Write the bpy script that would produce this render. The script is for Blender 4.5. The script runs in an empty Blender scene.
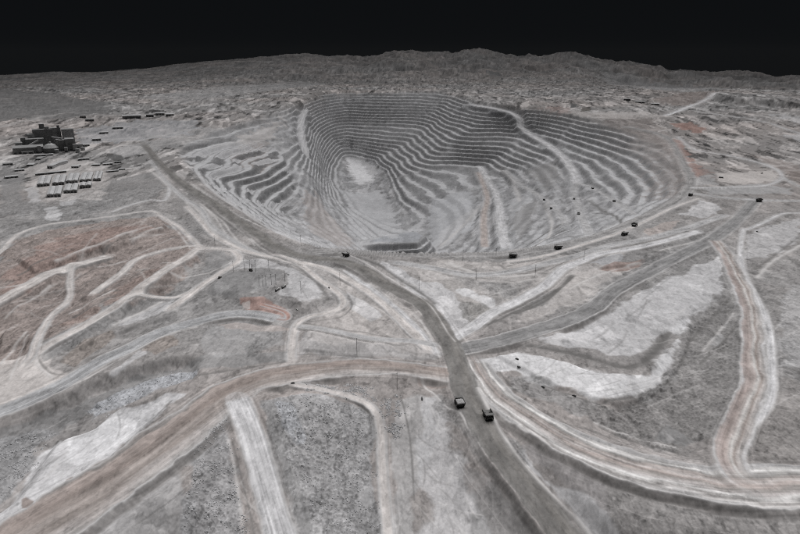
import bpy, math, random
import numpy as np
from mathutils import Matrix, Vector

# ---------------------------------------------------------------- camera, world, sun, exposure
S = bpy.context.scene
COL = S.collection
CAM_H = 424.0; PITCH = math.radians(19.0); FPX = 628.0
cam_d = bpy.data.cameras.new('camera'); cam = bpy.data.objects.new('camera', cam_d); COL.objects.link(cam)
cam_d.sensor_width = 36.0; cam_d.lens = 36.0*FPX/800.0
cam_d.clip_start = 1.0; cam_d.clip_end = 60000.0
cam.location = (0, 0, CAM_H); cam.rotation_euler = (math.radians(90)-PITCH, 0, 0)
S.camera = cam
W = bpy.data.worlds.new('World'); S.world = W; W.use_nodes = True
bg = W.node_tree.nodes['Background']
bg.inputs['Color'].default_value = (0.0042, 0.0048, 0.0056, 1); bg.inputs['Strength'].default_value = 1.0
SUN_EL = math.radians(65); SUN_AZ = math.radians(20)      # azimuth measured from +Y towards +X: light comes from beyond the pit, a little right
sd = bpy.data.lights.new('sun', 'SUN'); sd.energy = 4.75; sd.angle = math.radians(56); sd.color = (1.0, 0.99, 0.99)
sun = bpy.data.objects.new('sun', sd); COL.objects.link(sun)
sv = Vector((math.sin(SUN_AZ)*math.cos(SUN_EL), math.cos(SUN_AZ)*math.cos(SUN_EL), math.sin(SUN_EL)))
sun.rotation_euler = sv.to_track_quat('Z', 'Y').to_euler(); sun.location = (0, 0, 2000)
S.view_settings.view_transform = 'Standard'; S.view_settings.look = 'None'
S.view_settings.exposure = 0.0; S.view_settings.gamma = 1.0
S.render.engine = 'CYCLES'; S.cycles.max_bounces = 4; S.cycles.volume_bounces = 0; S.cycles.use_denoising = False; S.cycles.filter_width = 1.1

# ---------------------------------------------------------------- helpers
rng = np.random.default_rng(7); random.seed(7)
def smooth(a, b, x):
    t = np.clip((x-a)/(b-a), 0, 1); return t*t*(3-2*t)
def _hash(i, j, seed):
    h = (i.astype(np.int64)*374761393 + j.astype(np.int64)*668265263 + seed*974711) & 0x7fffffff
    h = ((h ^ (h >> 13))*1274126177) & 0x7fffffff
    return ((h ^ (h >> 16)) & 0xffff).astype(np.float32)/65535.0
def vnoise(x, y, seed=0):
    xi = np.floor(x); yi = np.floor(y); fx = (x-xi).astype(np.float32); fy = (y-yi).astype(np.float32)
    xi = xi.astype(np.int32); yi = yi.astype(np.int32)
    u = fx*fx*fx*(fx*(fx*6-15)+10); v = fy*fy*fy*(fy*(fy*6-15)+10)
    def g(dx, dy):
        a = _hash(xi+dx, yi+dy, seed)*np.float32(6.2831853)
        return np.cos(a)*(fx-dx)+np.sin(a)*(fy-dy)
    n0 = g(0,0); n1 = g(1,0); n2 = g(0,1); n3 = g(1,1)
    a = n0+(n1-n0)*u; b = n2+(n3-n2)*u
    return (a+(b-a)*v)*1.5
def fbm(x, y, octv=4, seed=0, gain=0.5):
    s = 0.0; a = 1.0; f = 1.0; t = 0
    for k in range(octv):
        s = s + a*vnoise(x*f+17.3*k, y*f-9.1*k, seed+k*13); t += a; a *= gain; f *= 2.03
    return s/t
def ridged(x, y, octv=4, seed=0):
    s = 0.0; a = 1.0; f = 1.0; t = 0
    for k in range(octv):
        s = s + a*(1-np.abs(vnoise(x*f+7.7*k, y*f+3.1*k, seed+k*7))*1.7); t += a; a *= .5; f *= 2.1
    return s/t
CP, SP = math.cos(PITCH), math.sin(PITCH)
def raydir(px, py):
    px = np.asarray(px, float); py = np.asarray(py, float)
    X = px-400; Y = 267-py
    return X, FPX*CP+Y*SP, -FPX*SP+Y*CP
def px_plane(pts, z):                       # pixel -> plan position on the level z
    p = np.array(pts, float); dx, dy, dz = raydir(p[:,0], p[:,1])
    t = (z-CAM_H)/np.minimum(dz, -1e-3); return np.stack([dx*t, dy*t], 1)
def to_px(x, y, z):
    dz = z-CAM_H; f = y*CP-dz*SP; u = y*SP+dz*CP
    return 400+x/f*FPX, 267-u/f*FPX

# ---------------------------------------------------------------- large landform
SKY = np.array([(-300,82),(-100,78),(0,75),(60,72),(90,72),(105,71),(130,69),(150,68),(200,61),(250,57),(300,54),(340,56),(370,57),(385,53),(400,50),(420,51),(450,54),(465,51),(480,49),(500,52),(520,55),(545,55),(560,52),(580,53),(600,60),(620,62),(650,64),(670,70),(690,69),(710,71),(735,71),(755,73),(775,77),(800,76),(900,80),(1100,86)], float)
_dx,_dy,_dz = raydir(SKY[:,0], SKY[:,1])
SKY_AZ = np.arctan2(_dx,_dy); SKY_T = _dz/np.hypot(_dx,_dy)
RS = 14000.0
def base_z(x, y):
    r = np.hypot(x, y); az = np.arctan2(x, y)
    zs = CAM_H + RS*np.interp(az, SKY_AZ, SKY_T)          # ridge height seen against the sky
    zb = 85*smooth(2500, 4400, r)
    far = smooth(7200, RS, r)
    zb = zb + (np.minimum(zs,-40)-85)*smooth(5200, 11000, r)*.9
    zb = zb*(1-far) + zs*far
    zb = zb - 500*smooth(RS+200, 19000, r)
    return zb
RIM = [(176,150),(190,170),(210,190),(240,210),(270,228),(300,241),(345,248),(400,251),(460,252),(520,247),(580,238),(630,221),(668,203),(686,190),(684,170),(672,152),(650,138),(610,124),(570,112),(530,106),(490,103),(478,100),(468,97.5),(458,95),(445,92),(430,91),(390,91.5),(340,91.5),(320,93),(298,101),(268,113),(232,124),(200,136)]
LEV = [(-60,[(222,180),(250,172),(283,160),(300,142),(308,124),(322,113),(345,110),(390,111),(430,112),(450,121),(470,128),(505,129),(535,132),(570,143),(605,155),(635,170),(648,190),(640,203),(600,219),(562,233),(525,252),(470,262),(400,264),(348,256),(305,239),(272,221),(245,204),(230,191)]),
 (-150,[(285,213),(306,200),(313,180),(312,158),(319,133),(333,124),(350,122),(390,124),(420,126),(443,143),(470,146),(505,149),(530,158),(560,178),(575,195),(562,210),(545,225),(520,248),(470,276),(420,282),(380,275),(345,252),(318,233),(296,221)]),
 (-240,[(320,198),(321,178),(322,156),(333,138),(348,136),(370,140),(401,144),(416,156),(430,163),(455,162),(485,165),(507,180),(505,200),(497,218),(480,245),(450,268),(415,275),(380,262),(352,238),(330,216)]),
 (-330,[(325,175),(336,156),(345,149),(359,151),(377,156),(391,169),(398,180),(405,195),(420,203),(442,211),(448,228),(430,250),(405,252),(372,232),(350,215),(338,200)]),
 (-385,[(346,160),(372,163),(385,175),(390,195),(398,215),(395,225),(370,215),(352,195),(347,180)])]
def march(pts, fn):                          # pixel -> first hit on the surface fn
    p = np.array(pts, float); dx, dy, dz = raydir(p[:,0], p[:,1]); h = np.hypot(dx,dy)
    r = np.geomspace(300, 15500, 5000)[None,:]
    X = dx[:,None]/h[:,None]*r; Y = dy[:,None]/h[:,None]*r; Z = CAM_H+dz[:,None]/h[:,None]*r
    d = Z-fn(X, Y); hit = d < 0
    i = np.where(hit.any(1), hit.argmax(1), r.shape[1]-1); i = np.maximum(i,1); k = np.arange(len(p))
    a = d[k,i-1]; b = d[k,i]; t = np.clip(a/(a-b+1e-9),0,1)
    rr = r[0,i-1]+(r[0,i]-r[0,i-1])*t
    return np.stack([dx/h*rr, dy/h*rr],1)
def seg_dist(x, y, P, closed=True):
    best = np.full(x.shape, 1e12); n = len(P)
    for i in range(n if closed else n-1):
        a = P[i]; b = P[(i+1)%n]; ex, ey = b-a; L = ex*ex+ey*ey+1e-9
        t = np.clip(((x-a[0])*ex+(y-a[1])*ey)/L, 0, 1)
        best = np.minimum(best, (x-a[0]-t*ex)**2+(y-a[1]-t*ey)**2)
    return np.sqrt(best)
def inside(x, y, P):
    c = np.zeros(x.shape, bool); n = len(P)
    for i in range(n):
        x0,y0 = P[i]; x1,y1 = P[(i+1)%n]
        if y0 == y1: continue
        c ^= ((y0 > y) != (y1 > y)) & (x < (x1-x0)*(y-y0)/(y1-y0)+x0)
    return c
def catmull(P, n=6, closed=False):
    P = np.asarray(P, float); out = []; N = len(P)
    for i in range(N if closed else N-1):
        if closed: a,b,c,d = P[i-1],P[i],P[(i+1)%N],P[(i+2)%N]
        else: a,b,c,d = P[max(i-1,0)],P[i],P[i+1],P[min(i+2,N-1)]
        for k in range(n):
            t = k/n; out.append(.5*((2*b)+(c-a)*t+(2*a-5*b+4*c-d)*t*t+(3*b-a-3*c+d)*t**3))
    if not closed: out.append(P[-1])
    return np.array(out)
GX0, GX1, GY0, GY1, GS = -2600., 2400., 1000., 6600., 12.0
gx = np.arange(GX0, GX1, GS); gy = np.arange(GY0, GY1, GS); PX, PY = np.meshgrid(gx, gy)
polys = [catmull(march(RIM, base_z), 3, True)]+[px_plane(p, z) for z,p in LEV]
zz = base_z(PX, PY); din = [np.where(inside(PX,PY,p),1,-1)*seg_dist(PX,PY,p) for p in polys]
pitz = zz.copy(); levz = [zz]+[np.full(zz.shape, float(z)) for z,_ in LEV]
for k in range(len(polys)):
    m = din[k] > 0
    if k+1 < len(polys):
        t = din[k]/(din[k]+np.maximum(-din[k+1],0)+1e-6); v = levz[k]+(levz[k+1]-levz[k])*np.clip(t,0,1)
    else: v = levz[k]-np.minimum(din[k]*.12, 12)
    pitz = np.where(m, v, pitz)
def blur(a, n):
    for ax in (0,1):
        p = np.pad(a, [(n,n) if i==ax else (0,0) for i in (0,1)], mode='edge'); c = np.cumsum(p, ax)
        c = np.insert(c, 0, 0, ax); s = [slice(None)]*2; e = [slice(None)]*2
        s[ax] = slice(0,-(2*n+1)); e[ax] = slice(2*n+1,None); a = (c[tuple(e)]-c[tuple(s)])/(2*n+1)
    return a
PITD = blur(blur(pitz-zz, 2), 2)             # depth below the old ground
PITIN = blur(din[0].clip(-200,200), 1)       # signed distance inside the rim
def lut(G, x, y, fill=0.0):
    fx = (x-GX0)/GS; fy = (y-GY0)/GS
    ok = (fx >= 0)&(fx < len(gx)-1.01)&(fy >= 0)&(fy < len(gy)-1.01)
    fx = np.clip(fx,0,len(gx)-1.02); fy = np.clip(fy,0,len(gy)-1.02)
    i = fx.astype(int); j = fy.astype(int); u = fx-i; v = fy-j
    g = G[j,i]*(1-u)*(1-v)+G[j,i+1]*u*(1-v)+G[j+1,i]*(1-u)*v+G[j+1,i+1]*u*v
    return np.where(ok, g, fill)
# dumps, embankments and hollows: (outline in the photo, level used to read it, rise, slope width outside)
HIGH = [px_plane(p, 0) for p in (
 [(478,368),(500,405),(530,430),(560,448),(600,470),(640,488),(700,501),(800,504),(1000,504),(1100,380),(600,380),(500,360)],
 [(440,385),(400,388),(300,387),(262,396),(228,412),(204,432),(176,455),(140,486),(108,514),(70,545),(0,600),(-300,600),(-300,400),(200,375)])]
MESA = [(px_plane(p, zt), h, w) for p,zt,h,w in (
 ([(34,350),(72,334),(92,323),(120,306),(160,282),(200,252),(190,246),(150,262),(110,284),(60,315),(28,344)], 8, 8, 11),
 ([(20,262),(60,236),(120,222),(155,216),(165,225),(130,240),(90,255),(40,275)], 14, 8, 12), ([(5,330),(40,305),(66,296),(60,312),(35,336),(0,350)], 6, 6, 9), ([(70,290),(100,268),(135,258),(120,272),(95,292),(75,302)], 10, 6, 9),
 ([(58,362),(100,340),(130,330),(165,318),(150,330),(110,348),(75,368)], -2, -4, 8), ([(300,326),(340,334),(400,343),(440,349),(436,358),(380,356),(302,350)], 2, 4, 7),
 ([(585,258),(625,250),(680,236),(720,222),(716,232),(680,248),(630,264),(600,268)], 3, 5, 10), ([(500,356),(540,357),(600,375),(640,374),(668,350),(690,322),(684,350),(662,382),(615,403),(560,388)], 2, 4, 9),
 ([(-60,440),(0,421),(60,402),(110,384),(150,372),(190,366),(186,380),(130,400),(110,411),(85,428),(60,437),(40,450),(25,480),(5,505),(-30,540),(-80,520)], -8, -16, 26),
 ([(455,318),(505,307),(545,292),(562,279),(548,277),(500,301),(470,314)], 0, -5, 14),
 ([(700,96),(735,92),(800,93),(960,95),(960,112),(800,108),(740,104)], 85, 38, 70),
 ([(10,305),(60,268),(95,250),(130,235),(160,222),(110,222),(50,232),(15,250),(0,270)], 10, 14, 60),
 ([(130,285),(175,262),(190,262),(160,285),(120,305),(90,318),(95,305)], 5, 9, 30),
 ([(222,262),(262,252),(318,280),(300,305),(250,300),(215,290)], 0, 5, 25),
 ([(640,400),(690,330),(722,300),(738,300),(738,380),(722,430),(690,452),(610,440)], 0, -9, 45),
)]
def mesa_z(x, y):
    d = np.zeros(x.shape); r = np.hypot(x,y)
    m = r < 1150
    if m.any():
        xm, ym, rm = x[m], y[m], r[m]; keep = np.zeros(xm.shape)
        F = -42*smooth(0, 1, (820-rm)/340.)
        for P in HIGH:
            s = seg_dist(xm, ym, P); s = np.where(inside(xm,ym,P), 0, s); keep = np.maximum(keep, 1-smooth(0, 115, s+fbm(xm/40,ym/40,2,5)*8))
        d[m] = F*(1-keep)
    for P, h, w in MESA:
        lo = P.min(0)-w*2; hi = P.max(0)+w*2
        m = (x>lo[0])&(x<hi[0])&(y>lo[1])&(y<hi[1])
        if not m.any(): continue
        xm, ym = x[m], y[m]; s = seg_dist(xm, ym, P); s = np.where(inside(xm,ym,P), -s, s)
        s = s+fbm(xm/(w*2.),ym/(w*2.),3,9)*w*.2
        d[m] += h*(1-smooth(-w*.15, w*.85, s))
    return d
PAD = px_plane([(366,241.5),(383,236),(400,233),(416,231),(424,236),(415,242),(390,242.5)], -228)
def smooth_z(x, y):
    z = base_z(x,y)+lut(PITD,x,y)+mesa_z(x,y)
    m = (x > PAD[:,0].min()-60)&(x < PAD[:,0].max()+60)&(y > PAD[:,1].min()-60)&(y < PAD[:,1].max()+60)
    if m.any():
        d = seg_dist(x[m], y[m], PAD); d = np.where(inside(x[m], y[m], PAD), 0, d); z[m] += (np.maximum(z[m],-228)-z[m])*(1-smooth(4,60,d))
    return z

# ---------------------------------------------------------------- colours of the ground (albedo)
GREY=(.252,.247,.246); PALE=(.43,.428,.435); WHITE=(.56,.56,.57); DARK=(.18,.179,.181); ROADG=(.185,.179,.174); PINK=(.35,.315,.30)
BROWN=(.25,.216,.203); RED=(.30,.205,.182); BLUE=(.31,.317,.332); LPINK=(.425,.405,.395); MID=(.228,.226,.227); STREET=(.335,.333,.336)
# roads: kind name, width m, colour, berm height, streak contrast, pixels
ROADS = [
 ('pit_ramp', 34, PALE, 0, .12, [(306,109),(302,118),(301,130),(303,143),(308,156),(316,166)]),
 ('pit_ramp', 40, PALE, 0, .12, [(466,105),(490,107),(508,111),(519,118),(521,127),(530,134),(545,143),(558,152),(570,166),(576,179),(577,184)]),
 ('pit_ramp', 26, STREET, 0, .12, [(577,184),(574,195),(578,206),(583,222),(590,232)]),
 ('pit_ramp', 22, STREET, 0, .12, [(577,183),(590,187),(606,196),(622,207),(634,213)]),
 ('pit_ramp', 34, PALE, 0, .2, [(480,166),(487,180),(494,190),(499,205),(501,222),(503,238),(506,247)]),
 ('pit_ramp', 28, PINK, 0, .2, [(478,172),(487,195),(484,215),(484,232),(485,246)]),
 ('pit_ramp', 24, STREET, 0, .1, [(505,170),(522,185),(545,200),(560,214),(565,224)]),
 ('access_road', 12, LPINK, .5, .15, [(-20,262),(0,252),(17,235),(45,225),(82,220),(120,215),(150,211),(162,217),(180,228),(195,242),(204,250)]),
 ('access_road', 13, LPINK, .5, .2, [(204,246),(175,248),(140,258),(125,270),(110,282),(92,295)]),
 ('access_road', 17, LPINK, .5, .2, [(200,247),(185,257),(162,272),(140,287),(120,304),(92,321),(72,332),(48,345),(34,356)]),
 ('access_road', 24, LPINK, .4, .25, [(110,256),(57,270),(30,284),(12,293),(-15,310)]),
 ('access_road', 9, LPINK, .4, .2, [(72,262),(70,280),(69,300),(50,317),(37,340),(32,358),(20,368)]),
 ('access_road', 10, LPINK, .4, .2, [(215,278),(200,286),(177,297),(140,294),(122,301)]),
 ('access_road', 10, PALE, .4, .2, [(170,187),(165,200),(150,200),(130,205),(112,212)]),
 ('access_road', 14, STREET, .6, .25, [(150,160),(165,180),(182,197),(200,208),(212,226),(232,240),(262,256)]),
 ('access_road', 14, LPINK, .6, .25, [(186,206),(200,220),(212,234),(235,247),(262,255),(290,262)]),
 ('access_road', 16, LPINK, .6, .25, [(168,310),(188,296),(204,284),(222,272),(238,261),(237,255),(230,250),(204,248)]),
 ('access_road', 8, RED, .3, .1, [(260,304),(285,312),(285,320),(258,315),(250,313)]),
 ('haul_road', 28, (.30,.302,.308), .9, .45, [(-60,436),(-20,421),(0,412),(25,402),(62,385),(100,362),(132,347),(162,332),(200,321),(225,315),(250,314),(280,319)]),
 ('access_road', 13, LPINK, .6, .2, [(270,252),(285,257),(300,264),(318,278),(335,290),(344,302),(335,311),(308,317),(296,326),(292,345),(292,362)]),
 ('access_road', 12, PALE, .6, .2, [(345,268),(375,292),(400,312),(422,335),(437,352)]),
 ('access_road', 16, LPINK, .5, .25, [(300,262),(330,270),(362,288),(388,308),(415,335),(430,350)]),
 ('access_road', 13, STREET, .5, .2, [(296,327),(330,331),(370,338),(410,341),(440,346)]),
 ('haul_road', 50, PINK, .9, .42, [(456,376),(430,372),(400,368),(350,367),(300,372),(262,380),(228,395),(200,415),(165,442),(130,468),(95,490),(50,517),(0,548),(-60,590)]),
 ('access_road', 10, LPINK, .6, .15, [(292,384),(315,388),(340,394),(362,401),(375,411),(381,428),(382,462),(385,500),(388,534),(390,570)]),
 ('access_road', 30, PALE, .5, .35, [(236,398),(248,425),(256,450),(267,490),(280,534),(292,575)]),
 ('rim_road', 30, GREY, 1.2, .35, [(312,252),(345,251),(400,254),(450,255),(500,254),(525,251),(562,245),(600,236),(625,226),(650,215),(670,205),(684,195),(690,186),(691,178),(685,166),(676,148),(668,138),(652,132),(625,126)]),
 ('haul_road', 24, STREET, .8, .3, [(392,262),(430,268),(470,275),(510,272),(545,264),(580,255),(612,245),(637,241),(675,232),(705,222),(726,215)]),
 ('access_road', 12, LPINK, .6, .2, [(505,262),(540,257),(575,247),(610,236),(640,224),(672,208),(700,198)]),
 ('haul_road', 22, PALE, .8, .25, [(448,342),(457,336),(475,326),(495,312),(520,300),(540,289),(553,278),(566,267),(585,260),(605,253),(637,247),(668,240),(700,231)]),
 ('haul_road', 34, MID, 1.3, .3, [(452,350),(470,347),(500,341),(535,331),(575,317),(597,306),(612,292),(650,271),(682,255),(712,239),(730,226),(743,214),(750,206),(757,198)]),
 ('haul_road', 24, STREET, .8, .25, [(690,193),(720,197),(757,200),(800,201),(860,203)]),
 ('access_road', 14, PALE, .5, .2, [(690,188),(722,187),(760,186),(776,182),(782,176),(774,168),(750,160),(725,155),(700,151),(688,146),(678,136)]),
 ('access_road', 16, PALE, .5, .2, [(690,110),(730,116),(765,122),(800,133),(840,140)]),
 ('access_road', 15, STREET, .5, .2, [(782,177),(800,186),(840,196)]),
 ('access_road', 30, WHITE, 0, .1, [(664,116),(676,112),(690,106),(704,101),(716,92)]),
 ('access_road', 11, PALE, .5, .2, [(744,228),(741,243),(742,267),(752,290),(764,312),(770,335),(772,370),(770,400),(752,425),(745,445)]),
 ('access_road', 11, PALE, .5, .2, [(746,230),(765,222),(782,214),(800,213),(850,214)]),
 ('haul_road', 58, LPINK, 1.0, .6, [(474,362),(484,378),(500,397),(528,417),(560,437),(590,451),(620,463),(660,475),(700,482),(740,486),(800,486),(900,484),(1000,480)]),
 ('haul_road', 32, PINK, 1.0, .42, [(714,240),(722,248),(731,264),(741,285),(750,308),(753,332),(754,356),(755,382),(748,405),(737,430),(731,450),(733,464),(741,476),(756,484),(772,487)]),
 ('haul_road', 34, ROADG, 0, .16, [(140,138),(150,152),(160,163),(178,180),(198,194),(215,204),(232,217),(255,232),(275,246),(292,254),(315,258),(342,261),(364,270),(386,284),(408,296),(425,306),(440,328),(452,348),(460,370),(465,392),(474,407),(485,428),(499,452),(518,476),(540,502),(564,534),(600,575)]),
]
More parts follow.
